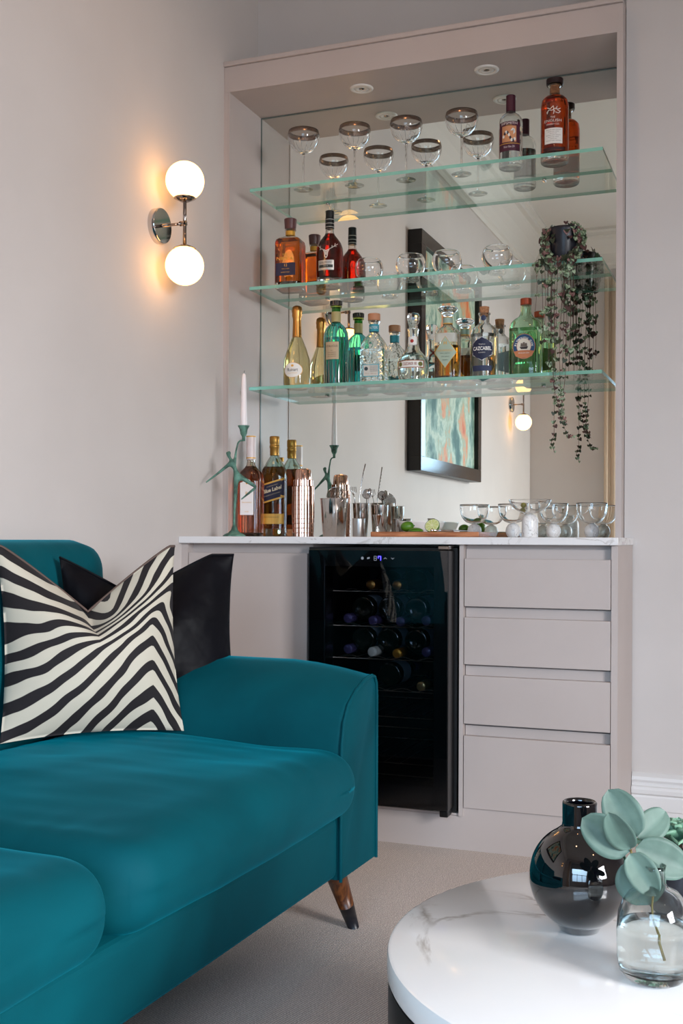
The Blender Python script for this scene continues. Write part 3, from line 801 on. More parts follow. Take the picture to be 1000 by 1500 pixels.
# black vase
t = thing('black_vase', 'round glossy black bottle vase on the marble table', 'vase', (-.236, 1.489, .4))
pr = [(0, .003), (.022, .0), (.0265, .002)]
for a in range(-62, 66, 4): pr.append((.0655 * math.cos(R(a)), .0705 + .0685 * math.sin(R(a))))
pr += [(.0232, .137), (.0226, .142), (.0226, .166), (.0222, .1685), (.0205, .1695), (.0185, .1685), (.0178, .165), (.0178, .14), (.030, .125), (.055, .09), (.05, .04), (0, .02)]
lathe('body', pr, M['black_glass'], t, 96)
# clear bud vase with water
t = thing('bud_vase', 'clear glass bud vase half filled with water holding eucalyptus', 'vase', (-.128, 1.352, .4))
outer = [(0, 0), (.026, 0), (.034, .004), (.040, .012), (.0425, .026), (.0428, .058), (.041, .078), (.036, .093), (.028, .103), (.016, .109), (.0125, .114), (.012, .128), (.0135, .134)]
inner = [(.0118, .134), (.0102, .128), (.0105, .114), (.014, .1065), (.026, .1005), (.034, .091), (.0385, .077), (.0402, .058), (.0398, .030), (.037, .019), (.030, .0125), (0, .011)]
lathe('body', outer + inner, glass('#f7fbfb', 1.45), t, 64)
lathe('water', [(0, .0109), (.0302, .0123), (.0373, .0189), (.0401, .030), (.0405, .0575), (.0401, .0666), (0, .0664)], M['water'], t, 64)
# eucalyptus
eu = thing('eucalyptus_sprig', 'eucalyptus sprig with round grey green leaves in the bud vase', 'plant', (-.140, 1.352, .55))
def leafmesh(L_, W_, cup, n=14, point=.9, thick=.0006):
    V, F = [], []; rows = n; cols = 8
    for s_ in (1, -1):
        for i in range(rows + 1):
            t_ = i / rows
            hw = W_ / 2 * (math.sin(math.pi * t_ ** point) ** (.55 if point > 1 else .46) if 0 < t_ < 1 else 0)
            for j in range(cols + 1):
                q = j / cols * 2 - 1
                V.append((q * hw, L_ * t_, cup * (q * q * hw * 1.1) - .12 * cup * L_ * (t_ - .4) ** 2 * 4 - .0012 * math.exp(-(q / .12) ** 2) + s_ * thick / 2))
    O_ = (rows + 1) * (cols + 1)
    for i in range(rows):
        for j in range(cols):
            a = i * (cols + 1) + j; F.append((a, a + 1, a + cols + 2, a + cols + 1)); F.append((O_ + a, O_ + a + cols + 1, O_ + a + cols + 2, O_ + a + 1))
    bd = [i * (cols + 1) for i in range(rows + 1)] + [i * (cols + 1) + cols for i in range(rows, -1, -1)]
    for k in range(len(bd)):
        a, b_ = bd[k], bd[(k + 1) % len(bd)]; F.append((a, b_, O_ + b_, O_ + a))
    return V, F
def place_leaf(name, base, tip, face, W_, cup, m, parent, point=.9):
    base, tip, face = Vector(base), Vector(tip), Vector(face)
    y = (tip - base); L_ = y.length; y.normalize(); z = (face - face.dot(y) * y).normalized(); x = y.cross(z)
    V, F = leafmesh(L_, W_, cup, point=point)
    V = [base + v[0] * x + v[1] * y + v[2] * z for v in V]
    return mk(name, V, F, m, parent, True)
B = Vector((-.155, 1.352, .548)); off = Vector(eu.location)
px = .000872  # metres per photograph pixel at this distance
def E(u, v, dy=0): # eucalyptus point from its offset to the node (right, down), on a plane facing the viewer
    a, c_ = (u - 927) * px, (1240 - v) * px
    return Vector((B.x + a * .93 - dy * .36 * 0, B.y + a * .36 + dy, B.z + c_))
for (b0, t0, wid, dyb, dyt, fx, cup) in (
    ((927, 1241), (859, 1200), .047, 0, .012, (-.1, -1, .25), .25), ((927, 1238), (899, 1187), .034, -.002, -.014, (-.2, -1, .2), .3),
    ((934, 1224), (893, 1163), .046, .004, .022, (.1, -1, .4), .25), ((936, 1226), (972, 1196), .036, .01, .035, (.3, -1, .3), .2),
    ((934, 1236), (1006, 1266), .046, 0, -.002, (.1, -1, .45), .2), ((927, 1242), (965, 1292), .036, -.006, -.030, (0, -1, .55), .35),
    ((930, 1252), (952, 1312), .058, .006, -.004, (.1, -1, .1), .3), ((950, 1258), (1000, 1280), .03, .02, .03, (.2, -1, .2), .2)):
    p0, p1 = E(*b0, dyb) - off, E(*t0, dyt) - off
    place_leaf('leaf', p0, p1, fx, wid, cup, M['euc'], eu)
tube('stem', spline([E(927, 1239) - off, E(935, 1270, .006) - off, Vector((-.128, 1.352, .52)) - off, Vector((-.130, 1.350, .48)) - off, Vector((-.118, 1.345, .43)) - off]), .0013, mat('euc_stem', '#7a6a3a', .6), eu, 8)
# succulent in dark pot
su = thing('potted_succulent', 'pale green rosette succulent in a dark round pot at the edge', 'plant', (-.122, 1.625, .4))
o = lathe('pot', [(0, 0), (.030, 0), (.040, .012), (.046, .04), (.044, .068), (.040, .075), (.037, .073), (.040, .06), (0, .058)], M['pot_dark'], su, 48)
lathe('soil', [(0, .066), (.040, .062)], M['soil'], su, 32)
def rosette(cx, cy, cz, rad, nrow):
    for k in range(nrow):
        a = k * 2.39996; t_ = k / nrow; el = R(12 + 68 * (t_)); L_ = rad * (1 - .55 * t_)
        dr_ = Vector((math.cos(a) * math.cos(el), math.sin(a) * math.cos(el), math.sin(el)))
        b0 = Vector((cx, cy, cz + .012 * t_)); nrm = Vector((-math.cos(a) * math.sin(el), -math.sin(a) * math.sin(el), math.cos(el)))
        V, F = leafmesh(L_, L_ * .48, .6, n=8, point=1.5, thick=.004)
        y = dr_; z = nrm; x = y.cross(z)
        mk('leaf', [b0 + v[0] * x + v[1] * y + v[2] * z for v in V], F, M['succ'], su, True)
rosette(0, 0, .092, .046, 26); rosette(-.036, -.018, .082, .028, 16); rosette(.035, -.02, .086, .028, 14)
tube('stem', [(0, 0, .06), (0, 0, .092)], .006, M['stemwood'], su)

# ================================================================= GLASSWARE
clear = glass('#ffffff', 1.47)
def saucer_glass(loc, h, r, lab, grp):
    t = thing('champagne_saucer', lab, 'glass', loc, group=grp)
    k = h / .205; r0 = r
    zb = .125 * k
    bowl = [(.0048, zb), (.012, zb + .003), (.025, zb + .010), (.040, zb + .022), (.050, zb + .037), (r0, zb + .054), (r0 * .985, zb + .068), (r0 * .93, h)]
    body = [(0, 0), (.030, .0), (.034, .0015), (.030, .003), (.012, .006), (.005, .011), (.0035, .022), (.0032, zb - .018), (.0048, zb - .010), (.0042, zb - .004)] + bowl
    ins = [(r0 * .93 - .0012, h), (r0 * .985 - .0016, zb + .068), (r0 - .0018, zb + .056), (.0480, zb + .0375), (.038, zb + .0240), (.023, zb + .0125), (.008, zb + .008), (0, zb + .007)]
    lathe('glass', body + ins, clear, t, 48)
    lathe('rim_band', [(r0 * .990 + .0006, zb + .064), (r0 * .985 + .0006, zb + .068), (r0 * .93 + .0006, h + .0004), (r0 * .93 - .0018, h + .0004), (r0 * .985 - .0022, zb + .066)], M['rim_band'], t, 48, label='platinum band round the rim')
    # cut flutes on the bowl
    parts = []
    for i in range(14):
        a = i * 2 * math.pi / 14
        parts.append(tube_data([(math.cos(a) * rr, math.sin(a) * rr, zz) for rr, zz in ((.018, zb + .0060), (.033, zb + .0158), (.0460, zb + .030))], [.0005, .0011, .0004], 6))
    V, F = merge(parts); mk('cut_flutes', V, F, clear, t, True)
    return t
gl = 'fluted champagne saucers on the top shelf'
for x, y, h, r_, lab in ((-1.535, 3.605, .205, .0555, 'platinum rimmed champagne saucer at the left end of the top shelf'), (-1.352, 3.625, .205, .0555, 'second platinum rimmed champagne saucer from the top shelf left end'),
                         (-1.168, 3.63, .204, .0555, 'third platinum rimmed champagne saucer on the top shelf'), (-.976, 3.637, .206, .0555, 'champagne saucer standing nearest the maroon gin bottle')):
    saucer_glass((x, y, S1), h, r_, lab, gl)
def tumbler(x, y, r_, h, lab):
    t = thing('round_tumbler', lab, 'glass', (x, y, S2), group='round tumblers on the middle shelf')
    pr = [(0, .004), (.018, .002), (.026, 0), (.029, .004), (.028, .010)]
    n = 12
    for i in range(n + 1):
        a = -58 + (58 + 40) * i / n; pr.append((r_ * math.cos(R(a)), h * .56 + r_ * .98 * math.sin(R(a)) * 1.0))
    top = pr[-1]; pr2 = [(top[0] - .0012, top[1] + .0004)]
    for i in range(n + 1):
        a = 40 - (40 + 62) * i / n; pr2.append(((r_ - .0022) * math.cos(R(a)), h * .56 + (r_ - .0022) * .98 * math.sin(R(a))))
    pr2 += [(.012, .016), (0, .0145)]
    lathe('glass', pr + pr2, clear, t, 48)
    # moulded feet lumps
    parts = []
    for i in range(8):
        a = i * math.pi / 4
        v, f = tube_data([(math.cos(a) * .025, math.sin(a) * .025, .001), (math.cos(a) * .026, math.sin(a) * .026, .008)], [.006, .004], 8); parts.append((v, f))
    V, F = merge(parts); mk('base_facets', V, F, clear, t, True)
tumbler(-1.302, 3.637, .049, .098, 'round clear tumbler nearest the stag whisky bottle')
tumbler(-1.152, 3.637, .051, .100, 'round clear tumbler, second from the whisky bottles')
tumbler(-1.025, 3.637, .050, .103, 'round clear tumbler, third from the whisky bottles')
tumbler(-.854, 3.637, .051, .103, 'round clear tumbler closest to the trailing plant')
def coupe(x, y, h, r_, tall, lab):
    t = thing('marble_base_coupe', lab, 'glass', (x, y, CT), group='marble footed coupes on the worktop')
    if not tall:
        rb = .0235
        lathe('foot', [(0, 0), (.013, 0), (.018, .004), (.0225, .014), (rb, .022), (.0215, .032), (.016, .040), (.008, .0445), (0, .046)], M['base_marble'], t, 32, label='white marble ball foot')
        zb = .0445
    else:
        lathe('foot', [(0, 0), (.0235, 0), (.0245, .002), (.0245, .050), (.022, .060), (.015, .068), (.006, .071), (0, .0715)], M['base_marble'], t, 32, label='tall white marble foot')
        zb = .0715
    hh = h - zb
    if tall: prof = [(0, 0), (.3, .04), (.62, .25), (.85, .55), (.97, .85), (1, 1)]
    else: prof = [(0, 0), (.32, .025), (.62, .13), (.86, .36), (.97, .65), (1.0, 1)]
    P_ = spline([(a * r_, 0, zb + b_ * hh) for a, b_ in prof], 4)
    out = [(p.x, p.z) for p in P_]; out[0] = (0, zb)
    th = .0014
    inn = [(max(p[0] - th * (1 if i else 0), 0), p[1] + th * (1.5 - 1.5 * (i / len(out)))) for i, p in enumerate(out)][::-1]
    inn[-1] = (0, zb + .003)
    lathe('bowl', out + inn, clear, t, 48)
coupe(-.925, 3.63, .109, .0490, 0, 'marble ball footed coupe just right of the chopping board')
coupe(-.767, 3.50, .106, .0475, 0, 'marble ball footed coupe left of the tall footed one')
coupe(-.687, 3.37, .114, .0640, 1, 'wide shallow coupe on a tall marble foot, holding an olive pick')
coupe(-.665, 3.64, .111, .0465, 0, 'marble ball footed coupe right of the tall footed one')
coupe(-.540, 3.62, .111, .0490, 0, 'marble ball footed coupe nearest the right side panel')
ol = thing('olive_pick', 'cocktail pick with green olives lying in the tall coupe', 'garnish', (-.695, 3.37, CT + .103))
for dx, dz in ((-.012, .0), (-.014, -.016)):
    lathe('olive', [(0, -.0085)] + [(.0085 * math.cos(R(a)), .0085 * math.sin(R(a))) for a in range(-75, 90, 15)] + [(0, .0085)], mat('olive_skin', '#7d7a2a', .3), ol, 20, loc=(dx, 0, dz - .006))
tube('pick', [(-.03, .0, -.006), (.03, .01, .008), (.052, .012, .014), (.060, .012, .012)], .0007, M['brushed'], ol)

# ================================================================= BOTTLES
def shell(secs, wall, zb, ztop_in):
    """cavity sections"""
    out = []
    for (z, a, b_, n) in secs:
        if z < zb: continue
        if z > ztop_in: break
        out.append((z, max(a - wall, .004), max(b_ - wall, .004), n))
    z0_, a, b_, n = out[0]
    if z0_ > zb + .0005:
        out.insert(0, (zb, out[0][1], out[0][2], n))
    out.insert(0, (zb - .0005 if False else zb, out[0][1] * .8, out[0][2] * .8, n)); out[0] = (zb - .001, out[1][1] * .85, out[1][2] * .85, n)
    return out
def interp(secs, z):
    for i in range(len(secs) - 1):
        if secs[i][0] <= z <= secs[i + 1][0]:
            a, b_ = secs[i], secs[i + 1]; t = (z - a[0]) / max(b_[0] - a[0], 1e-9)
            return (z,) + tuple(a[j] + (b_[j] - a[j]) * t for j in (1, 2, 3))
    return secs[-1]
def bottle(name, lab, x, y, z, rz, secs, gcol, lcol=None, fill=None, wall=.0028, zb=.010, grp=None, ior=1.47, seg=44):
    # denser sections
    S = []
    for i in range(len(secs) - 1):
        n = max(1, int((secs[i + 1][0] - secs[i][0]) / .02))
        for k in range(n): S.append(interp([secs[i], secs[i + 1]], secs[i][0] + (secs[i + 1][0] - secs[i][0]) * k / n))
    S.append(secs[-1])
    t = thing(name, lab, 'bottle', (x, y, z), rz, grp)
    V1, F1 = loft_data(S, seg, True, False)
    zt = S[-1][0]; cav = shell(S, wall, zb, zt)
    V2, F2 = loft_data(cav, seg, True, False)
    F2 = [tuple(reversed(f)) for f in F2]
    o1, o2 = (len(S) - 1) * seg, (len(cav) - 1) * seg
    V, F = merge([(V1, F1), (V2, F2)]); n = len(V1)
    for k in range(seg): F.append((o1 + k, o1 + (k + 1) % seg, n + o2 + (k + 1) % seg, n + o2 + k))
    o = mk('glass_body', V, F, gcol if not isinstance(gcol, str) else glass(gcol, ior), t, True); autosmooth(o, 50)
    if lcol:
        lq = [s_ for s_ in cav if s_[0] < fill - .0005] + [interp(cav, fill)]
        lq = [(a + (.0002 if i else -.0003), b_ + .0003, c_ + .0003, d_) for i, (a, b_, c_, d_) in enumerate(lq)]
        o = loft('liquid', lq, glass(lcol, 1.36), t, seg); autosmooth(o, 50)
    return t, Surf(S)
def cyl(name, r_, z0_, z1_, m, parent, bev=.001, label=None, r2=None):
    r2 = r2 or r_
    o = lathe(name, [(0, z0_), (r_ - bev, z0_), (r_, z0_ + bev), (r2, z1_ - bev), (r2 - bev, z1_), (0, z1_)], m, parent, 36, label=label); return autosmooth(o)
AMB, RED = '#e8861c', '#b83208'
BG1, BG2, BG3, BG4 = 'bottles on the top shelf', 'whisky bottles on the middle shelf', 'bottles on the lowest shelf', 'bottles on the worktop'
white = paper('#e9e6e0'); gold = paper('#d9a548', .4, .25); silver = paper('#d6d2ca', .4, .2)
# --- top shelf: maroon gin
t, s = bottle('gin_bottle', 'clear bottle with maroon neck seal and copper printed label', -.810, 3.637, S1, R(4),
    [(0, .033, .033, 2), (.002, .037, .037, 2), (.006, .0385, .0385, 2), (.150, .0385, .0385, 2), (.163, .036, .036, 2), (.174, .028, .028, 2), (.181, .018, .018, 2), (.187, .0145, .0145, 2), (.225, .0138, .0138, 2)], '#f6f8f8', '#f4f6f6', .13, grp=BG1)
cyl('neck_seal', .0155, .186, .240, mat('maroon_seal', '#451828', .4), t)
decal('label', s, rectb(0, .096, .066, .096), paper('#4b1c31'), t, .0004, 10)
decal('label_panel', s, rectb(0, .103, .046, .052), paper('#d79a70', .35, .5), t, .0008, 8, label='copper picture panel')
text(s, 'SIPSMITH', 0, .137, .0115, paper('#e8dcd8'), t, width=.052)
text(s, 'LONDON', 0, .1305, .0045, gold, t, eps=.0012)
decal('label_stripe', s, rectb(0, .072, .066, .002), gold, t, .0009, 8)
text(s, 'Sloe Gin 29', 0, .061, .009, paper('#e0cfd2'), t, width=.035)
for k in range(9):
    a = k * .7; decal('label_swirl', s, ellb(-.018 + .0045 * k, .095 + .014 * math.sin(a), .0035, .0055, 10), paper('#2a2030') if k % 2 else white, t, .0011, 1)
decal('label_swan', s, polyb([(.004, .112), (.012, .122), (.019, .118), (.02, .108), (.014, .1), (.016, .112), (.010, .115)], 2), white, t, .0012, 1)
# --- top shelf: whisky
t, s = bottle('whisky_bottle', 'tall dark amber whisky bottle with wide black stopper', -.666, 3.637, S1, R(5),
    [(0, .040, .040, 2), (.003, .0435, .0435, 2), (.008, .0445, .0445, 2), (.185, .0445, .0445, 2), (.203, .0415, .0415, 2), (.214, .032, .032, 2), (.220, .020, .020, 2), (.226, .0165, .0165, 2), (.246, .0155, .0155, 2), (.250, .021, .021, 2), (.252, .021, .021, 2)], '#f8f4ee', '#c2470c', .212, zb=.030, grp=BG1)
cyl('cork', .0138, .226, .254, M['cork'], t); cyl('stopper', .0275, .2555, .273, mat('dark_wood_top', '#2a1718', .35), t)
cyl('stopper_collar', .026, .2525, .2555, clear, t, .0006)
text(s, 'THE', -.002, .136, .0085, silver, t); text(s, 'ENGLISH', -.002, .125, .0125, silver, t, width=.054); text(s, 'WHISKY CO.', -.002, .1135, .008, silver, t, width=.042)
parts = []
def stroke(surf, pts, wdt, m, parent, name='emblem', eps=.0011):
    parts = []
    for pl in pts:
        for (a, b_) in zip(pl[:-1], pl[1:]):
            dx, dz = b_[0] - a[0], b_[1] - a[1]; l_ = math.hypot(dx, dz) or 1; nx, nz_ = -dz / l_ * wdt / 2, dx / l_ * wdt / 2
            q = [(a[0] + nx, a[1] + nz_), (a[0] - nx, a[1] - nz_), (b_[0] - nx, b_[1] - nz_), (b_[0] + nx, b_[1] + nz_)]
            parts.append(([(x_, surf.y(x_, z_) - eps, z_) for x_, z_ in q], [(0, 1, 2, 3)]))
    V, F = merge(parts); return mk(name, V, F, m, parent)
stroke(s, [[(-.022, .152), (-.014, .160), (-.004, .158), (.006, .164), (.014, .160), (.022, .164)], [(-.020, .168), (-.010, .163), (0, .172), (.002, .15)], [(.006, .152), (.016, .148), (.022, .154), (.012, .158)], [(-.016, .160), (-.020, .148)], [(.004, .158), (.0, .146)], [(.012, .17), (.008, .160)]], .0022, silver, t)
decal('label', s, rectb(0, .077, .056, .050), white, t, .0005, 8)
for k in range(7): text(s, 'limited cask release', 0, .096 - k * .0058, .004, paper('#6a625c'), t, width=.046 - .012 * (k % 3), name='small_print')
decal('base_band', s, rectb(0, .036, .066, .010), paper('#3b1a1c'), t, .0005, 6)
# --- middle shelf: square whisky
t, s = bottle('whisky_bottle', 'square shouldered amber whisky bottle with brown stopper at shelf end', -1.598, 3.637, S2, R(6),
    [(0, .040, .040, 6), (.003, .0445, .0445, 7), (.008, .046, .046, 8), (.165, .046, .046, 8), (.176, .044, .044, 6), (.184, .036, .036, 4), (.190, .024, .024, 2.4), (.196, .0165, .0165, 2), (.212, .0155, .0155, 2), (.2125, .0205, .0205, 2), (.217, .0205, .0205, 2)], '#f8f4ec', '#e07814', .178, wall=.004, zb=.026, grp=BG2)
cyl('neck_band', .0172, .195, .211, mat('gold_neck_band', '#c8963a', .4, .5), t)
cyl('stopper', .0200, .2175, .255, mat('brown_stopper', '#5a3838', .35), t, .002, r2=.0225)
text(s, 'THE', -.006, .119, .0095, gold, t); text(s, 'NIKKA', -.006, .105, .0165, gold, t, width=.060)
decal('label', s, rectb(-.003, .068, .072, .044), paper('#23233f'), t, .0005, 8)
text(s, '12', -.003, .081, .013, gold, t); text(s, 'AGED 12 YEARS', -.003, .069, .004, gold, t, name='small_print'); text(s, 'BLENDED WHISKY', -.003, .057, .0045, gold, t, width=.032)
# --- middle shelf: dark stag whisky
t, s = bottle('whisky_bottle', 'dark mahogany whisky bottle with silver stag head emblem', -1.448, 3.637, S2, R(6),
    [(0, .038, .038, 2), (.003, .0445, .0445, 2), (.012, .046, .046, 2), (.115, .0475, .0475, 2), (.137, .046, .046, 2), (.155, .0395, .0395, 2), (.170, .029, .029, 2), (.183, .0185, .0185, 2), (.192, .0150, .0150, 2), (.245, .0140, .0140, 2)], '#f2eeea', '#7a1204', .187, zb=.032, grp=BG2)
cyl('neck_seal', .0158, .205, .242, mat('black_seal', '#0d1210', .3), t); cyl('cap', .0150, .242, .268, mat('black_cap', '#0a0d0c', .4), t)
for zz in (.210, .222, .236): cyl('seal_band', .0161, zz, zz + .0015, silver, t, .0003)
stroke(s, [[(-.010, .123), (-.006, .114), (-.004, .100), (0, .094), (.004, .100), (.006, .114), (.010, .123)], [(-.006, .122), (0, .118), (.006, .122)], [(-.004, .121), (-.0, .104), (.004, .121)]], .003, silver, t)
stroke(s, [[(-.006, .122), (-.020, .128), (-.030, .140)], [(-.018, .127), (-.024, .124)], [(-.022, .130), (-.021, .139)], [(.006, .122), (.018, .128), (.028, .136), (.036, .145)], [(.020, .129), (.020, .138)], [(.027, .135), (.034, .134)], [(.028, .136), (.029, .146)]], .0016, silver, t)
decal('label', s, rectb(-.002, .070, .056, .034), paper('#c3beb6', .35, .5), t, .0005, 8)
text(s, 'DALMORE', -.002, .0785, .0105, paper('#4a4540'), t, width=.044)
decal('label_band', s, rectb(-.002, .066, .050, .010), paper('#30342f'), t, .0009, 6); text(s, 'THE 15', -.002, .066, .0055, silver, t, eps=.0014)
# --- lowest shelf
t, s = bottle('champagne_bottle', 'pale gold champagne bottle with copper foil neck, end of lowest shelf', -1.571, 3.637, S3, R(4),
    [(0, .036, .036, 2), (.003, .044, .044, 2), (.02, .0475, .0475, 2), (.075, .0480, .0480, 2), (.105, .0455, .0455, 2), (.14, .0345, .0345, 2), (.165, .0245, .0245, 2), (.182, .0175, .0175, 2), (.195, .0148, .0148, 2), (.275, .0135, .0135, 2)], '#fbf7e6', '#faf2d4', .185, grp=BG3)
lathe('foil', [(.0165, .182), (.0158, .2), (.0148, .236), (.0150, .250), (.0180, .258), (.0175, .268), (.0190, .274), (.0165, .289), (.010, .294), (0, .295)], M['gold_foil'], t, 36)
decal('label', s, ellb(0, .062, .032, .0255), white, t, .0005, 8); decal('label_rim', s, ellb(0, .062, .0335, .027), paper('#c79a62', .4, .5), t, .0003, 8)
text(s, 'Ruinart', 0, .0625, .016, paper('#3a3434'), t, width=.038); text(s, 'BLANC DE BLANCS', 0, .051, .004, gold, t, name='small_print')
decal('emblem', s, ellb(0, .077, .005, .004, 14), gold, t, .0009, 2)
t, s = bottle('liqueur_bottle', 'fluted turquoise bottle with silver black cap', -1.423, 3.637, S3, R(4),
    [(0, .037, .037, 2), (.003, .0395, .0395, 2), (.01, .041, .041, 2), (.170, .0425, .0425, 2), (.190, .0405, .0405, 2), (.206, .0335, .0335, 2), (.217, .0235, .0235, 2), (.224, .0155, .0155, 2), (.262, .0150, .0150, 2), (.274, .0150, .0150, 2)], '#86dfe0', '#86e0dc', .17, grp=BG3)
parts = []
for i in range(20):
    a = i * 2 * math.pi / 20
    parts.append(tube_data([(math.cos(a) * rr, math.sin(a) * rr, zz) for rr, zz in ((.0405, .012), (.0422, .17), (.0402, .19), (.033, .2062), (.023, .2172))], [.0016, .0016, .0015, .0012, .0008], 6))
V, F = merge(parts); mk('flutes', V, F, glass('#86dfe0'), t, True)
cyl('neck_label', .0165, .226, .262, paper('#a89a68'), t, .0005); cyl('neck_ring', .0205, .276, .282, glass('#b8d060'), t, .001)
cyl('neck_glass', .0155, .262, .276, glass('#a8c850'), t, .0005); cyl('cap', .0205, .2825, .300, M['smoke_chrome'], t)
for k in range(14):
    a = k * 2 * math.pi / 14; box('cap_ridge', -.002, .002, -.0215, -.0200, .286, .299, paper('#151515'), t).rotation_euler = (0, 0, a)
decal('label', s, rectb(-.002, .122, .048, .060), paper('#b8a283'), t, .0028, 8)
text(s, 'ITALICUS', -.002, .137, .0098, paper('#33302a'), t, width=.040, eps=.0034)
for k in range(4): text(s, 'ROSOLIO DI BERGAMOTTO', -.002, .122 - k * .007, .0042, paper('#5d5342'), t, width=.03 if k else .008, eps=.0034, name='small_print')
# textured tequila
bump_glass = mat('hammered_glass', '#f6faf8', 0, trans=1, ior=1.47); N, L, b = nodes(bump_glass)
vo = N.new('ShaderNodeTexVoronoi'); vo.inputs['Scale'].default_value = 95; tcv = N.new('ShaderNodeTexCoord'); L.new(tcv.outputs['Object'], vo.inputs['Vector'])
bp = N.new('ShaderNodeBump'); bp.inputs['Strength'].default_value = .6; bp.inputs['Distance'].default_value = .002; L.new(vo.outputs['Distance'], bp.inputs['Height']); L.new(bp.outputs[0], b.inputs['Normal'])
t, s = bottle('tequila_bottle', 'square hammered clear bottle with pale wooden stopper and blue neck band', -1.283, 3.637, S3, R(8),
    [(0, .038, .038, 5), (.004, .043, .043, 6), (.12, .044, .044, 6), (.140, .0425, .0425, 5), (.158, .032, .032, 3.4), (.172, .0215, .0215, 2.3), (.180, .0165, .0165, 2), (.212, .0160, .0160, 2), (.216, .020, .020, 2), (.221, .020, .020, 2)], bump_glass, '#f4f8f6', .12, grp=BG3)
cyl('neck_band', .0172, .184, .209, paper('#2f8fa0'), t, .0004); text(Surf([(0, .0172, .0172, 2), (1, .0172, .0172, 2)]), 'ALTOS', 0, .1965, .0125, white, t, width=.029, eps=.0006)
cyl('stopper', .0215, .222, .246, M['wood_stopper'], t, .0015)
decal('label', s, rectb(-.002, .046, .056, .042), paper('#3f9fb0'), t, .0008, 8); decal('label_inner', s, rectb(-.002, .046, .051, .037), paper('#c9c6bd'), t, .0012, 8)
for k in range(4): text(s, 'TEQUILA OLMECA PLATA', .008, .060 - k * .0055, .0048, paper('#3f464a'), t, width=.028, eps=.0018, name='small_print')
decal('emblem', s, ellb(-.018, .052, .0065, .0065, 16), paper('#2c3a40'), t, .0017, 2); text(s, '70 cl   38% vol', -.002, .035, .0055, paper('#b08a6a'), t, width=.04, eps=.0018)
# decanter-like bottle
t, s = bottle('tequila_bottle', 'squat clear decanter bottle with glass stopper and red crossed ribbon', -1.142, 3.637, S3, R(5),
    [(0, .040, .040, 2), (.004, .0455, .0455, 2), (.030, .0520, .0520, 2), (.045, .0535, .0535, 2), (.070, .0535, .0535, 2), (.085, .0480, .0480, 2), (.100, .0350, .0350, 2), (.112, .0240, .0240, 2), (.130, .0190, .0190, 2), (.150, .0170, .0170, 2), (.178, .0180, .0180, 2), (.182, .020, .020, 2), (.186, .020, .020, 2)], '#f7fbf9', '#f5f9f7', .10, grp=BG3)
parts = []
for i in range(16):
    a = i * 2 * math.pi / 16
    parts.append(tube_data([(math.cos(a) * rr, math.sin(a) * rr, zz) for rr, zz in ((.041, .002), (.0465, .010), (.0515, .028), (.0525, .040))], [.0012, .0016, .0016, .0006], 6))
V, F = merge(parts); mk('base_facets', V, F, clear, t, True)
lathe('glass_stopper', [(0, .187), (.013, .187), (.016, .194), (.017, .200), (.021, .212), (.0225, .222), (.0215, .232), (.018, .238), (.010, .240), (0, .240)], clear, t, 12, smooth=False)
decal('label', s, rectb(0, .060, .088, .026), paper('#96502f'), t, .0005, 10); decal('label_inner', s, rectb(0, .060, .084, .021), white, t, .0009, 10)
text(s, 'CAZCANOR 100', 0, .060, .0135, paper('#8f3c22'), t, width=.046, bold=.0002, eps=.0014)
for q in (-.034, .034): decal('emblem', s, ellb(q, .060, .0065, .0075, 16), paper('#6b6a2c'), t, .0013, 2)
nk = Surf([(0, .0188, .0188, 2), (1, .0188, .0188, 2)])
stroke(nk, [[(-.015, .156), (.015, .128)], [(-.015, .128), (.015, .156)]], .006, paper('#a8322a'), t, 'ribbon', .001)
decal('ribbon_paper', nk, rectb(0, .142, .030, .030), white, t, .0004, 4); decal('seal', nk, ellb(0, .142, .006, .006, 16), paper('#a8322a'), t, .0016, 2)
# diamond label bottle
t, s = bottle('gin_bottle', 'straight bottle with sage diamond label and glass disc stopper', -1.021, 3.637, S3, R(4),
    [(0, .036, .036, 3), (.003, .0405, .0405, 3.4), (.008, .0415, .0415, 3.6), (.160, .0415, .0415, 3.6), (.170, .0395, .0395, 3), (.178, .0300, .0300, 2.4), (.185, .0180, .0180, 2), (.192, .0152, .0152, 2), (.216, .0150, .0150, 2)], '#f6f6f0', '#dca048', .118, zb=.016, grp=BG3)
decal('shoulder_frost', s, rectb(0, .143, .076, .030), mat('frosted_band', '#dcdcd6', .8, trans=.5), t, .0003, 8)
cyl('neck_band', .0168, .194, .215, paper('#9db0a0'), t, .0004)
for zz in (.193, .214): cyl('gold_ring', .0172, zz, zz + .003, gold, t, .0004)
lathe('glass_stopper', [(0, .217), (.013, .217), (.015, .222), (.024, .232), (.0330, .240), (.0330, .247), (.029, .251), (0, .250)], clear, t, 40)
dia = [(0, .043), (.0365, .093), (0, .146), (-.0365, .093)]
decal('label', s, polyb([(x_ * 1.04, (z_ - .094) * 1.04 + .094) for x_, z_ in dia], 8), gold, t, .0006, 10); decal('label_inner', s, polyb(dia, 8), paper('#a3b3a0'), t, .0010, 10)
text(s, 'H', 0, .124, .016, gold, t, bold=.0003, eps=.0015); text(s, 'HAYWOOD', 0, .099, .0095, gold, t, width=.052, eps=.0015)
for k in range(3): text(s, 'SMALL BATCH', 0, .090 - k * .011, .0048, paper('#5d6a5c'), t, width=.034 - .008 * k, eps=.0015, name='small_print')
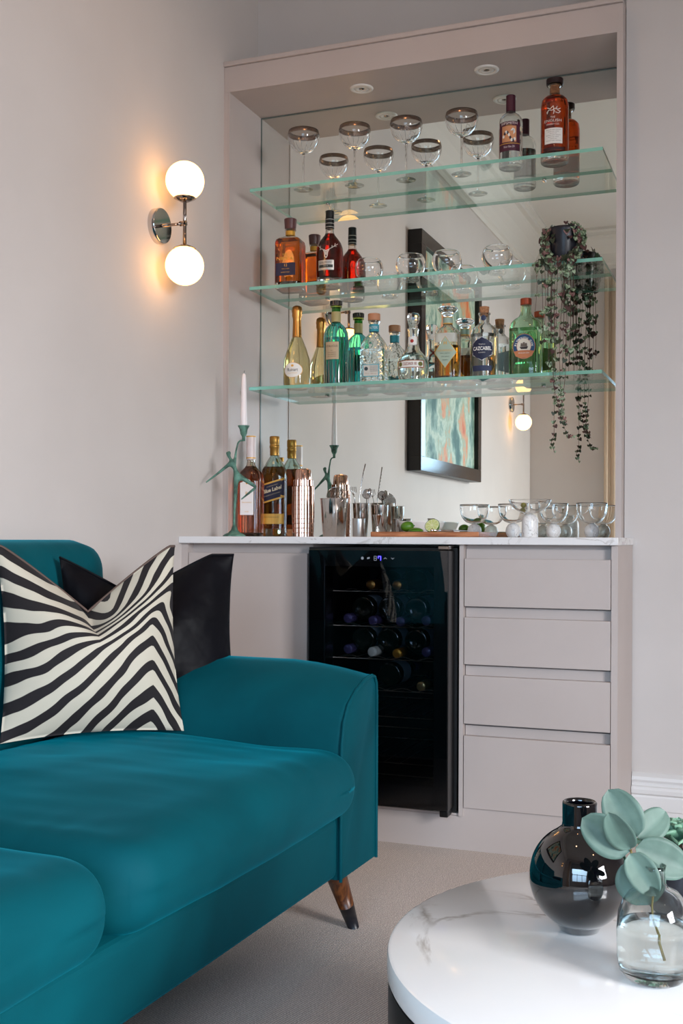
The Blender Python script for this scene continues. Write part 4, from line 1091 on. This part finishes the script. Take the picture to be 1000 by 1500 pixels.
# navy badge tequila
t, s = bottle('tequila_bottle', 'clear round bottle with cork and navy hexagonal badge label', -.896, 3.637, S3, R(4),
    [(0, .040, .040, 2), (.003, .0445, .0445, 2), (.01, .046, .046, 2), (.150, .0465, .0465, 2), (.165, .0440, .0440, 2), (.176, .0350, .0350, 2), (.183, .0235, .0235, 2), (.190, .0175, .0175, 2), (.216, .0170, .0170, 2), (.217, .0205, .0205, 2), (.222, .0205, .0205, 2)], '#f5f8f8', '#f2f6f6', .15, grp=BG3)
cyl('cork', .0138, .212, .243, M['cork'], t, .0015, r2=.0165)
hx = [(math.sin(k * math.pi / 3) * .0335 * 1.12, .098 + math.cos(k * math.pi / 3) * .0335 * 1.18) for k in range(6)]
decal('label_rim', s, polyb([(x_ * 1.0, z_) for x_, z_ in hx], 6), paper('#e0dfe0'), t, .0004, 8)
decal('label', s, ellb(0, .098, .034, .034), paper('#1d2440'), t, .0007, 8)
decal('label_point', s, polyb([(x_ * .96, (z_ - .098) * .96 + .098) for x_, z_ in hx], 6), paper('#1d2440'), t, .0009, 8)
text(s, 'CAZCABEL', 0, .098, .0165, white, t, width=.060, bold=.0004, eps=.0015)
text(s, 'TEQUILA', 0, .112, .0055, silver, t, eps=.0015, name='small_print'); text(s, 'BLANCO', 0, .085, .0055, silver, t, eps=.0015, name='small_print')
decal('base_band', s, rectb(0, .034, .062, .018), paper('#2b3554'), t, .0006, 8)
decal('neck_badge', Surf([(0, .0172, .0172, 2), (1, .0172, .0172, 2)]), ellb(0, .204, .009, .009, 20), paper('#2b3554'), t, .0008, 3)
# green gin
t, s = bottle('gin_bottle', 'green tinted gin bottle with copper screw cap and round blue label', -.757, 3.637, S3, R(3),
    [(0, .046, .036, 3), (.003, .0505, .040, 3.4), (.01, .0525, .0415, 3.6), (.160, .0530, .0415, 3.6), (.178, .0500, .040, 3), (.190, .0400, .034, 2.6), (.200, .0245, .0235, 2.1), (.210, .0195, .0195, 2), (.222, .0175, .0175, 2), (.238, .0170, .0170, 2)], '#dcf3e0', '#d6f1d8', .16, grp=BG3)
cyl('cap', .0185, .238, .260, mat('copper_cap', '#a14a30', .35, .5), t, .0015)
for rr, cc, e_ in ((.0365, '#c58a5e', .0004), (.0350, '#1f4a72', .0007), (.0235, '#c58a5e', .0011), (.0222, '#e4ddcc', .0014)): decal('label_ring', s, ellb(0, .098, rr, rr * 1.12), paper(cc), t, e_, 8)
text(s, 'PLYMOUTH GIN', 0, .098, .0092, white, t, arc=(.0268, 172, 8), bold=.0003, eps=.0016)
decal('ship_hull', s, polyb([(-.014, .096), (-.009, .089), (.010, .089), (.014, .097)], 3), paper('#3a3230'), t, .002, 2)
for q, hgt in ((-.007, .011), (0, .014), (.007, .011)): decal('ship_sail', s, polyb([(q - .004, .097), (q + .004, .097), (q + .003, .097 + hgt), (q - .003, .097 + hgt)], 2), paper('#6f6257'), t, .002, 2)
decal('copper_scroll', s, polyb([(-.033, .082), (-.012, .085), (.012, .085), (.033, .082), (.026, .066), (.010, .060), (-.010, .060), (-.026, .066)], 4), paper('#c47a50'), t, .0021, 6)
text(s, 'ENGLISH GIN', 0, .076, .0052, white, t, width=.034, eps=.0027, name='small_print')
text(s, 'BLACK FRIARS', -.002, .044, .0085, glass('#e8f6ea'), t, width=.056, eps=.0012)
# --- worktop bottles
t, s = bottle('rose_wine_bottle', 'rose wine bottle with pale pink neck seal and white label', -1.702, 3.54, CT, R(10),
    [(0, .036, .036, 4), (.004, .0395, .0395, 5), (.015, .0405, .0405, 5), (.19, .0415, .0415, 5), (.212, .0405, .0405, 4), (.228, .033, .033, 3), (.240, .0220, .0220, 2.3), (.250, .0155, .0155, 2), (.262, .0140, .0140, 2), (.33, .0138, .0138, 2)], '#f8eee6', '#f0a985', .245, zb=.014, grp=BG4)
cyl('neck_seal', .0165, .268, .350, mat('pink_seal', '#d9cccb', .35), t, .001)
for zz in (.272, .347): cyl('gold_ring', .0169, zz, zz + .004, gold, t, .0004)
pts = [(-.027, .075), (.021, .075), (.021, .186), (.012, .189), (.008, .196), (-.003, .200), (-.014, .196), (-.018, .189), (-.027, .186)]
decal('label', s, polyb(pts, 4), paper('#efe9e8'), t, .0006, 10)
decal('crest', s, ellb(-.003, .186, .004, .005, 14), gold, t, .001, 2); text(s, 'R', -.003, .148, .018, gold, t, eps=.0012); text(s, 'PROVENCE', -.003, .118, .0055, gold, t, width=.034, eps=.0012); text(s, 'ROSE', -.003, .086, .0055, gold, t, eps=.0012, name='small_print')
t, s = bottle('whisky_bottle', 'rectangular amber whisky bottle with slanted navy label', -1.672, 3.672, CT, R(12),
    [(0, .038, .030, 5), (.004, .0425, .034, 6), (.015, .0435, .035, 6), (.215, .0445, .0355, 5), (.240, .0420, .034, 4), (.262, .0310, .0285, 2.8), (.282, .0195, .0195, 2.1), (.292, .0150, .0150, 2), (.34, .0140, .0140, 2)], '#dcece6', '#c87220', .250, wall=.004, zb=.030, grp=BG4)
lathe('cap', [(.0168, .292), (.0168, .318), (.0182, .320), (.0182, .326), (.0168, .328), (.0168, .334), (.0180, .336), (.0178, .358), (.016, .3605), (0, .361)], M['gold_cap'], t, 36)
decal('label_border', s, rectb(0, .163, .084, .070, .30), gold, t, .0005, 10); decal('label', s, rectb(0, .163, .084, .058, .30), paper('#1f1f38'), t, .0009, 10)
text(s, 'Blue Label', 0, .168, .0185, paper('#d8c9a8'), t, width=.066, shear=.30, bold=.0006, eps=.0015)
text(s, 'BLENDED SCOTCH WHISKY', 0, .151, .005, paper('#b8a888'), t, width=.058, shear=.30, eps=.0015, name='small_print'); text(s, 'BY APPOINTMENT', 0, .182, .005, paper('#b8a888'), t, width=.040, shear=.30, eps=.0015, name='small_print')
decal('lower_label', s, rectb(0, .064, .082, .036), gold, t, .0006, 10)
text(s, 'THIS RARE BLEND', -.004, .070, .0045, paper('#6d4f26'), t, width=.056, eps=.0012, name='small_print')
t, s = bottle('amber_bottle', 'round amber bottle half hidden behind the rose wine bottle', -1.738, 3.625, CT, 0,
    [(0, .022, .022, 2), (.004, .0255, .0255, 2), (.19, .026, .026, 2), (.215, .024, .024, 2), (.232, .016, .016, 2), (.245, .011, .011, 2), (.285, .0105, .0105, 2)], '#dfe8dc', '#c87420', .215, grp=BG4)
cyl('cap', .012, .284, .30, M['gold_cap'], t)

# ================================================================= BARWARE
# segmented copper shaker
def shaker(x, y, lab):
    t = thing('cocktail_shaker', lab, 'shaker', (x, y, CT))
    def body(name, zr, seams, par):
        V, F = [], []; n = 144
        for (z, rr) in zr:
            for k in range(n):
                a = 2 * math.pi * k / n; r2 = rr - (.0009 if (seams and k % 8 == 0) else 0); V.append((r2 * math.cos(a), r2 * math.sin(a), z))
        for i in range(len(zr) - 1):
            for k in range(n): a_, b_ = i * n + k, i * n + (k + 1) % n; F.append((a_, b_, b_ + n, a_ + n))
        F += [tuple(reversed(range(n))), tuple(range((len(zr) - 1) * n, len(zr) * n))]
        return autosmooth(mk(name, V, F, M['copper'], par, True), 20)
    zr = []
    edges = [0, .014, .030, .046, .062, .078, .094, .110, .126, .142, .158, .174]
    for i in range(len(edges) - 1):
        a, b_ = edges[i], edges[i + 1]; ra = .0372 + .0018 * min(1, a / .06)
        zr += [(a + .0005, ra - .0008), (a + .0012, ra), (b_ - .0012, ra), (b_ - .0005, ra - .0008)]
    body('body', zr, True, t)
    body('strainer_top', [(.1745, .0335), (.175, .0345), (.196, .0345), (.197, .0335)], True, t)
    body('cap', [(.197, .0282), (.198, .0290), (.226, .0270), (.232, .0245), (.235, .018)], True, t)
shaker(-1.516, 3.57, 'rose copper cocktail shaker stepped like a tower')
def tin(x, y, r0, r1, h, lab, nm='mixing_tin', cat='tin', m='steel'):
    t = thing(nm, lab, cat, (x, y, CT))
    o = lathe('body', [(0, 0), (r0 - .001, 0), (r0, .002), (r1, h - .002), (r1 + .0012, h - .001), (r1 + .0008, h), (r1 - .0012, h - .001), (r0 - .0015, .004), (0, .003)], M[m], t, 48); autosmooth(o, 40)
    return t
tin(-1.374, 3.50, .0375, .0465, .129, 'large steel mixing tin in front of the strainer')
tin(-1.335, 3.655, .022, .0285, .118, 'narrow steel tin holding bar spoons and strainers')
tin(-1.262, 3.66, .020, .024, .112, 'slim steel tin beside the bowl of limes')
tin(-1.249, 3.40, .0200, .0205, .060, 'short brushed steel measuring cup', 'measure_cup', 'measure', 'brushed')
t = thing('jigger', 'double cone steel jigger beside the measuring cup', 'jigger', (-1.2, 3.44, CT))
lathe('body', [(0, .002), (.0125, 0), (.0135, .001), (.0045, .030), (.0045, .036), (.0150, .071), (.0155, .072), (.0145, .072), (.004, .040), (0, .040)], M['steel'], t, 40)
def tool(name, lab, cat, x, y, z, pts, rad, m='steel'):
    t = thing(name, lab, cat, (x, y, z)); tube('handle', pts, rad, M[m], t, 8); return t
t = tool('bar_spoon', 'long twisted bar spoon leaning out of the narrow tin', 'spoon', -1.335, 3.655, CT + .004, [(.012, -.005, .0), (-.006, 0, .13), (.004, .0, .20), (.014, .005, .25)], [.001, .0012, .0016, .0022])
pts = []
for i in range(60):
    z_ = .13 + .10 * i / 60; pts.append((-.006 + .016 * i / 60 + .0018 * math.cos(i * .9), .0018 * math.sin(i * .9), z_))
tube('twist', pts, .0008, M['steel'], t, 5)
t = tool('serving_fork', 'small steel fork heads sticking out of the narrow tin', 'fork', -1.345, 3.650, CT + .004, [(.004, .0, .0), (-.012, 0, .13), (-.016, 0, .145)], .0016)
for k in range(4): tube('tine', [(-.016, 0, .142), (-.024 + k * .006, 0, .152), (-.026 + k * .006, .001, .170)], .0011, M['steel'], t, 6)
t = tool('teaspoon', 'steel teaspoon standing in the narrow tin', 'spoon', -1.322, 3.665, CT + .004, [(-.002, .0, .0), (.012, 0, .13), (.016, 0, .142)], .0014)
V, F = leafmesh(.026, .016, .8, point=.8, thick=.001); mk('bowl', [(v[0] + .016, -v[2] * 1.2, v[1] + .140) for v in V], F, M['steel'], t, True)
def strainer(x, y, z, rx, lab, r_=.030):
    t = thing('julep_strainer', lab, 'strainer', (x, y, z)); t.rotation_euler = rx
    lathe('rim', [(r_, -.001), (r_ + .0015, 0), (r_, .001), (r_ - .0012, 0), (r_, -.001)], M['steel'], t, 40)
    V, F = [], []
    n = 11; cell = 2 * r_ / n
    for i in range(n):
        for j in range(n):
            cx, cy = -r_ + (i + .5) * cell, -r_ + (j + .5) * cell
            if cx * cx + cy * cy > (r_ * 1.0) ** 2: continue
            o_ = len(V); h_ = cell / 2; q = cell * .28; zc = -.006 * (1 - (cx * cx + cy * cy) / r_ ** 2)
            for (a, b_) in ((-h_, -h_), (h_, -h_), (h_, h_), (-h_, h_)): V.append((cx + a, cy + b_, zc))
            for (a, b_) in ((-q, -q), (q, -q), (q, q), (-q, q)): V.append((cx + a, cy + b_, zc))
            for k in range(4): F.append((o_ + k, o_ + (k + 1) % 4, o_ + 4 + (k + 1) % 4, o_ + 4 + k))
    o = mk('perforated_bowl', V, F, M['smoke_chrome'], t); sm = o.modifiers.new('s', 'SOLIDIFY'); sm.thickness = .0008
    return t
strainer(-1.358, 3.475, CT + .139, (R(66), R(14), R(8)), 'perforated steel strainer resting in the large mixing tin')
t = strainer(-1.318, 3.668, CT + .150, (R(85), 0, R(10)), 'small perforated strainer standing in the narrow tin', .016)
tube('handle', [(0, -.016, 0), (0, -.075, 0)], .0015, M['steel'], t)
# bowls, steel cup
def bowl(x, y, r_, h, m, lab, cat='bowl', nm='serving_bowl'):
    t = thing(nm, lab, cat, (x, y, CT))
    P_ = spline([(.0, 0, 0), (r_ * .5, 0, 0), (r_ * .58, 0, .004), (r_ * .86, 0, h * .5), (r_, 0, h)], 4)
    out = [(max(p.x, 0), p.z) for p in P_]; inn = [(max(p[0] - .003, 0), p[1] + .003 * (1 - i / len(out))) for i, p in enumerate(out)][::-1]; inn[-1] = (0, .003)
    lathe('body', out + inn, m, t, 48); return t
bowl(-1.117, 3.66, .080, .054, M['white_ceramic'], 'shallow white ceramic bowl behind the chopping board')
t = tin(-1.215, 3.70, .013, .017, .066, 'tiny steel cup peeking over the white bowl', 'steel_cup', 'cup')
# board, limes, knife
cbx = box('chopping_board', -1.188, -.837, 3.34, 3.575, CT + .0005, CT + .0165, M['board'], None, bev=.003); tag(cbx, 'wooden chopping board on the worktop with limes and knife', 'chopping board')
BZ = CT + .017
def limebody(r_, k=1.18):
    return [(0, -r_ * k)] + [(r_ * math.cos(R(a)) , r_ * k * math.sin(R(a))) for a in range(-80, 81, 10)] + [(0, r_ * k), ]
t = thing('lime', 'whole green lime lying on the chopping board', 'lime', (-1.085, 3.40, BZ + .0165)); t.rotation_euler = (0, R(82), R(15)); lathe('fruit', limebody(.0165, 1.3), M['lime_skin'], t, 28)
lathe('tip', [(0, .0205), (.003, .0215), (.002, .0235), (0, .024)], M['lime_skin'], t, 12)
def half_lime(x, y, z, rot, r_, lab):
    t = thing('lime_half', lab, 'lime', (x, y, z)); t.rotation_euler = rot
    lathe('skin', [(0, -r_ * 1.1)] + [(r_ * math.cos(R(a)), r_ * 1.1 * math.sin(R(a))) for a in range(-80, 1, 10)] + [(r_ * .94, .0003), (r_ * .92, 0)], M['lime_skin'], t, 32)
    lathe('pith', [(0, .0002), (r_ * .95, .0002)], M['lime_pith'], t, 32)
    for k in range(9):
        a0, a1 = k * 2 * math.pi / 9 + .06, (k + 1) * 2 * math.pi / 9 - .06; am = (a0 + a1) / 2
        P_ = [(r_ * .12 * math.cos(am), r_ * .12 * math.sin(am))] + [(r_ * .84 * math.cos(a0 + (a1 - a0) * j / 4), r_ * .84 * math.sin(a0 + (a1 - a0) * j / 4)) for j in range(5)]
        n = len(P_); V = [(p[0], p[1], .0004) for p in P_] + [(p[0], p[1], .0012) for p in P_]
        F = [tuple(range(n, 2 * n))] + [(j, (j + 1) % n, n + (j + 1) % n, n + j) for j in range(n)]
        mk('segment', V, F, M['lime_flesh'], t)
half_lime(-1.015, 3.44, BZ + .021, (R(55), R(-22), R(10)), .0245, 'cut lime half standing with its pale flesh facing out')
half_lime(-1.047, 3.37, BZ + .0005, (R(180), 0, 0), .0245, 'low cut lime piece lying face down before the others')
t = bpy.data.objects['lime_half.001']; t.scale = (1, 1, .45)
t = thing('paring_knife', 'slim steel knife with round pommel lying on the board', 'knife', (-.99, 3.355, BZ + .004))
lathe('pommel', [(0, -.0055)] + [(.0055 * math.cos(R(a)), .0055 * math.sin(R(a))) for a in range(-75, 90, 15)] + [(0, .0055)], M['chrome'], t, 20)
tube('handle', [(.003, 0, 0), (.07, .0, -.001)], .0028, M['chrome'], t)
mk('blade', [(.07, 0, -.003), (.15, 0, -.0025), (.07, 0, .002), (.07, .0012, -.003), (.15, .0008, -.0025), (.07, .0012, .002)], [(0, 1, 2), (5, 4, 3), (0, 3, 4, 1), (1, 4, 5, 2), (2, 5, 3, 0)], M['brushed'], t)

# ================================================================= CANDLE HOLDER
ch = thing('candle_holder', 'verdigris bronze candle holder shaped as a leaping dancer', 'candle holder', (-1.661, 3.33, CT))
k_ = .000404
def D(x, y, dy=0):
    a = (x - 245) * k_; return (a * .95, a * .34 + dy, (1415 - y) * k_)
def skinned(name, verts, edges, rad, m, parent, sub=2):
    me = bpy.data.meshes.new(name); me.from_pydata(verts, edges, []); o = bpy.data.objects.new(name, me); COL.objects.link(o)
    md = o.modifiers.new('skin', 'SKIN'); md.use_smooth_shade = True
    for i, r_ in enumerate(rad): me.skin_vertices[0].data[i].radius = (r_, r_) if not isinstance(r_, tuple) else r_
    me.skin_vertices[0].data[0].use_root = True
    s_ = o.modifiers.new('sub', 'SUBSURF'); s_.levels = sub; s_.render_levels = sub
    dg = bpy.context.evaluated_depsgraph_get(); m2 = bpy.data.meshes.new_from_object(o.evaluated_get(dg)); m2.name = name
    bpy.data.objects.remove(o); o = bpy.data.objects.new(name, m2); COL.objects.link(o); o.data.materials.clear(); o.data.materials.append(m)
    o.data.polygons.foreach_set('use_smooth', [True] * len(o.data.polygons)); o.parent = parent
    return o
vs = [D(262, 915), D(250, 865), D(228, 815), D(208, 775), D(186, 745),      # 0 pelvis 1 waist 2 chest 3 neck 4 head
      D(195, 830), D(110, 900), D(60, 938), D(12, 975),                     # 5-8 left arm
      D(248, 795), D(257, 715), D(272, 650), D(288, 632), D(316, 630),      # 9-13 raised arm
      D(256, 990), D(252, 1100), D(246, 1220), D(244, 1330),                # 14-17 standing leg
      D(330, 950), D(420, 1012), D(350, 1070), D(300, 1112), D(176, 722), D(212, 722)]   # bent leg, cap
es = [(0, 1), (1, 2), (2, 3), (3, 4), (2, 5), (5, 6), (6, 7), (7, 8), (2, 9), (9, 10), (10, 11), (11, 12), (12, 13), (0, 14), (14, 15), (15, 16), (16, 17), (0, 18), (18, 19), (19, 20), (20, 21), (4, 22), (4, 23)]
rd = [.0105, .0070, .0100, .0042, .0085, .0065, .0040, .0033, .0024, .0055, .0032, .0030, .0028, .0032, .0080, .0055, .0042, .0045, .0080, .0052, .0036, .0022, .004, .004]
skinned('figure', vs, es, rd, M['verdigris'], ch)
lathe('foot_disc', [(0, 0), (.037, 0), (.0385, .002), (.034, .006), (.029, .009), (.020, .013), (.011, .022), (.006, .036), (.0045, .042), (0, .043)], M['verdigris'], ch, 36)
c0 = D(318, 630)
lathe('candle_cup', [(0, -.002), (.005, -.002), (.0055, .012), (.011, .022), (.013, .036), (.0185, .046), (.0195, .049), (.0145, .047), (.0115, .040), (0, .040)], M['verdigris'], ch, 32, loc=c0)
cd = thing('taper_candle', 'unlit white taper candle in the dancer candle holder', 'candle', (-1.661 + c0[0], 3.33 + c0[1], CT + c0[2] + .0405))
lathe('wax', [(0, 0), (.0115, 0), (.0115, .01), (.0092, .10), (.0075, .165), (.006, .176), (.002, .181), (0, .181)], M['wax'], cd, 28)
tube('wick', [(0, 0, .180), (.001, 0, .187), (.0025, 0, .190)], .0006, M['wick'], cd, 6)

# ================================================================= TRAILING PLANT
tp = thing('trailing_plant', 'string of hearts plant trailing from a dark pot on the middle shelf', 'plant', (-.625, 3.580, S2))
o = lathe('pot', [(0, 0), (.038, 0), (.040, .003), (.050, .105), (.050, .112), (.047, .112), (.046, .105), (0, .103)], M['pot_dark'], tp, 48)
lathe('soil', [(0, .106), (.0465, .105)], M['soil'], tp, 32)
rnd = random.Random(11)
hm = [mat('heart_leaf_green', '#55664a', .5), mat('heart_leaf_dark', '#2f3a28', .5), mat('heart_leaf_mauve', '#6e4a48', .5), mat('heart_leaf_brown', '#4a3230', .5)]
add_noise_col(hm[0], '#4c6144', '#9aac8e', 130, 2, .4, .6); add_noise_col(hm[2], '#5e3c3c', '#94706a', 120, 2, .4, .6)
def heart(c_, size, nrm, up):
    z = Vector(nrm).normalized(); y = Vector(up); y = (y - y.dot(z) * z).normalized(); x = y.cross(z)
    sh = [(0, -.10), (.28, .16), (.52, .05), (.58, -.25), (.35, -.62), (0, -1.0), (-.35, -.62), (-.58, -.25), (-.52, .05), (-.28, .16)]
    V = [c_ + size * (a * x + b_ * y + .12 * abs(a) * z) for a, b_ in sh] + [c_ + size * (-.4 * y + .05 * z)]
    V2 = [v - z * .0008 for v in V]; F = []
    for i in range(10): F.append((10, i, (i + 1) % 10)); F.append((21, 11 + (i + 1) % 10, 11 + i)); F.append((i, 11 + i, 11 + (i + 1) % 10, (i + 1) % 10))
    return V + V2, F
def strand(pts, n, s0, s1):
    pts = spline(pts, 8)
    tube('stem', pts, .00075, M['stemwood'], tp, 5)
    parts = [[], [], [], []]
    L_ = len(pts)
    for i in range(n):
        f = (i + rnd.random() * .7) / n * (L_ - 1); j = int(f); p = pts[j].lerp(pts[min(j + 1, L_ - 1)], f - j); sz = s0 + (s1 - s0) * f / L_
        for sd in (-1, 1):
            if rnd.random() < .12: continue
            a = rnd.uniform(0, 6.28); d_ = Vector((sd * rnd.uniform(.3, 1), rnd.uniform(-.8, .6), rnd.uniform(-.5, .5)))
            q = p + d_ * sz * .5; nm = Vector((rnd.uniform(-.8, .8), -1, rnd.uniform(-.2, .9)))
            parts[rnd.choices((0, 1, 2, 3), (6, 4, 1.3, 2))[0]].append(heart(q, sz * rnd.uniform(.6, 1.3), nm, (rnd.uniform(-.6, .6), 0, 1)))
    return parts
allp = [[], [], [], []]
P0 = tp.location
def Lc(x, y, z): return (x - P0.x, y - P0.y, z - P0.z)
ends = [(-.701, 1.633, 4, .010), (-.694, 1.74, 4, .012), (-.682, 1.560, 13, .012), (-.673, 1.500, 14, .012), (-.664, 1.46, 16, .0125), (-.655, 1.437, 16, .012),
        (-.648, 1.53, 14, .012), (-.640, 1.40, 16, .011), (-.632, 1.47, 16, .012), (-.620, 1.52, 12, .012), (-.612, 1.43, 15, .012), (-.603, 1.50, 14, .012), (-.594, 1.46, 14, .012), (-.586, 1.55, 12, .011), (-.66, 1.62, 12, .013), (-.645, 1.60, 12, .013), (-.600, 1.64, 10, .012)]
for (x, z, n, s_) in ends:
    xr = (x + P0.x * 1.6) / 2.6; yy = 3.512 + rnd.uniform(-.006, .004)
    sd_ = -1 if x < P0.x + rnd.uniform(-.01, .01) else 1; sx = P0.x + sd_ * .050
    pts = [Lc(sx - sd_ * .006, 3.575, S2 + .112), Lc(sx + sd_ * .006, 3.568, S2 + .09), Lc(sx + sd_ * .004, 3.556, S2 + .03), Lc((x + sx) / 2, 3.533, S2 + .006), Lc(x, yy, S2 - .004), Lc(x + rnd.uniform(-.006, .006), yy, (S2 + z) / 2), Lc(x + rnd.uniform(-.006, .006), yy, z)]
    for a, q in zip(allp, strand(pts, int(n * 1.15), s_ * 1.5, s_ * 1.15)): a += q
longs = [[(-.675, S2 + .108, 3.57), (-.678, S2 + .05, 3.56), (-.655, S2 + .004, 3.525), (-.650, 1.6, 3.51), (-.646, 1.44, 3.51), (-.640, 1.36, 3.51), (-.641, 1.29, 3.51), (-.641, 1.24, 3.51), (-.649, 1.22, 3.51), (-.638, 1.185, 3.51)],
         [(-.675, S2 + .108, 3.57), (-.678, S2 + .05, 3.56), (-.655, S2 + .004, 3.525), (-.640, 1.6, 3.508), (-.642, 1.42, 3.508), (-.632, 1.35, 3.508), (-.618, 1.29, 3.508), (-.600, 1.245, 3.508), (-.580, 1.236, 3.508)],
         [(-.575, S2 + .108, 3.57), (-.572, S2 + .05, 3.56), (-.600, S2 + .004, 3.525), (-.622, 1.6, 3.506), (-.622, 1.42, 3.506), (-.617, 1.35, 3.506), (-.612, 1.29, 3.506)],
         [(-.575, S2 + .108, 3.57), (-.572, S2 + .05, 3.56), (-.600, S2 + .004, 3.525), (-.604, 1.6, 3.510), (-.606, 1.44, 3.510), (-.614, 1.35, 3.510), (-.616, 1.30, 3.510), (-.598, 1.27, 3.510)]]
for pl in longs:
    pts = [Lc(x, y, z) for x, z, y in pl]
    for a, q in zip(allp, strand(pts, 26, .013, .009)): a += q
# mass round the pot top
for i in range(60):
    a = rnd.uniform(0, 6.28); rr = rnd.uniform(.035, .062); z_ = .118 - max(0, rr - .045) * rnd.uniform(0, 5) + rnd.uniform(-.012, .012)
    if math.sin(a) < -.2: z_ -= rnd.uniform(0, .02)
    allp[rnd.randrange(4)].append(heart(Vector((rr * math.cos(a), rr * math.sin(a), z_)), rnd.uniform(.012, .018), (math.cos(a), math.sin(a) - .3, rnd.uniform(0, 1.2)), (0, 0, 1)))
for i in range(70):
    sd = rnd.choice((-1, 1)); a = R(rnd.uniform(185, 225)) if sd < 0 else R(rnd.uniform(315, 355)); z_ = rnd.uniform(-.005, .10)
    allp[rnd.randrange(4)].append(heart(Vector((.056 * math.cos(a), .056 * math.sin(a), z_)), rnd.uniform(.010, .016), (math.cos(a), math.sin(a) - .3, .4), (rnd.uniform(-.5, .5), 0, 1)))
for i, nm in enumerate(('leaves', 'leaves', 'leaves', 'leaves')):
    V, F = merge(allp[i]); o = mk(nm, V, F, hm[i], tp); o['kind'] = 'stuff'
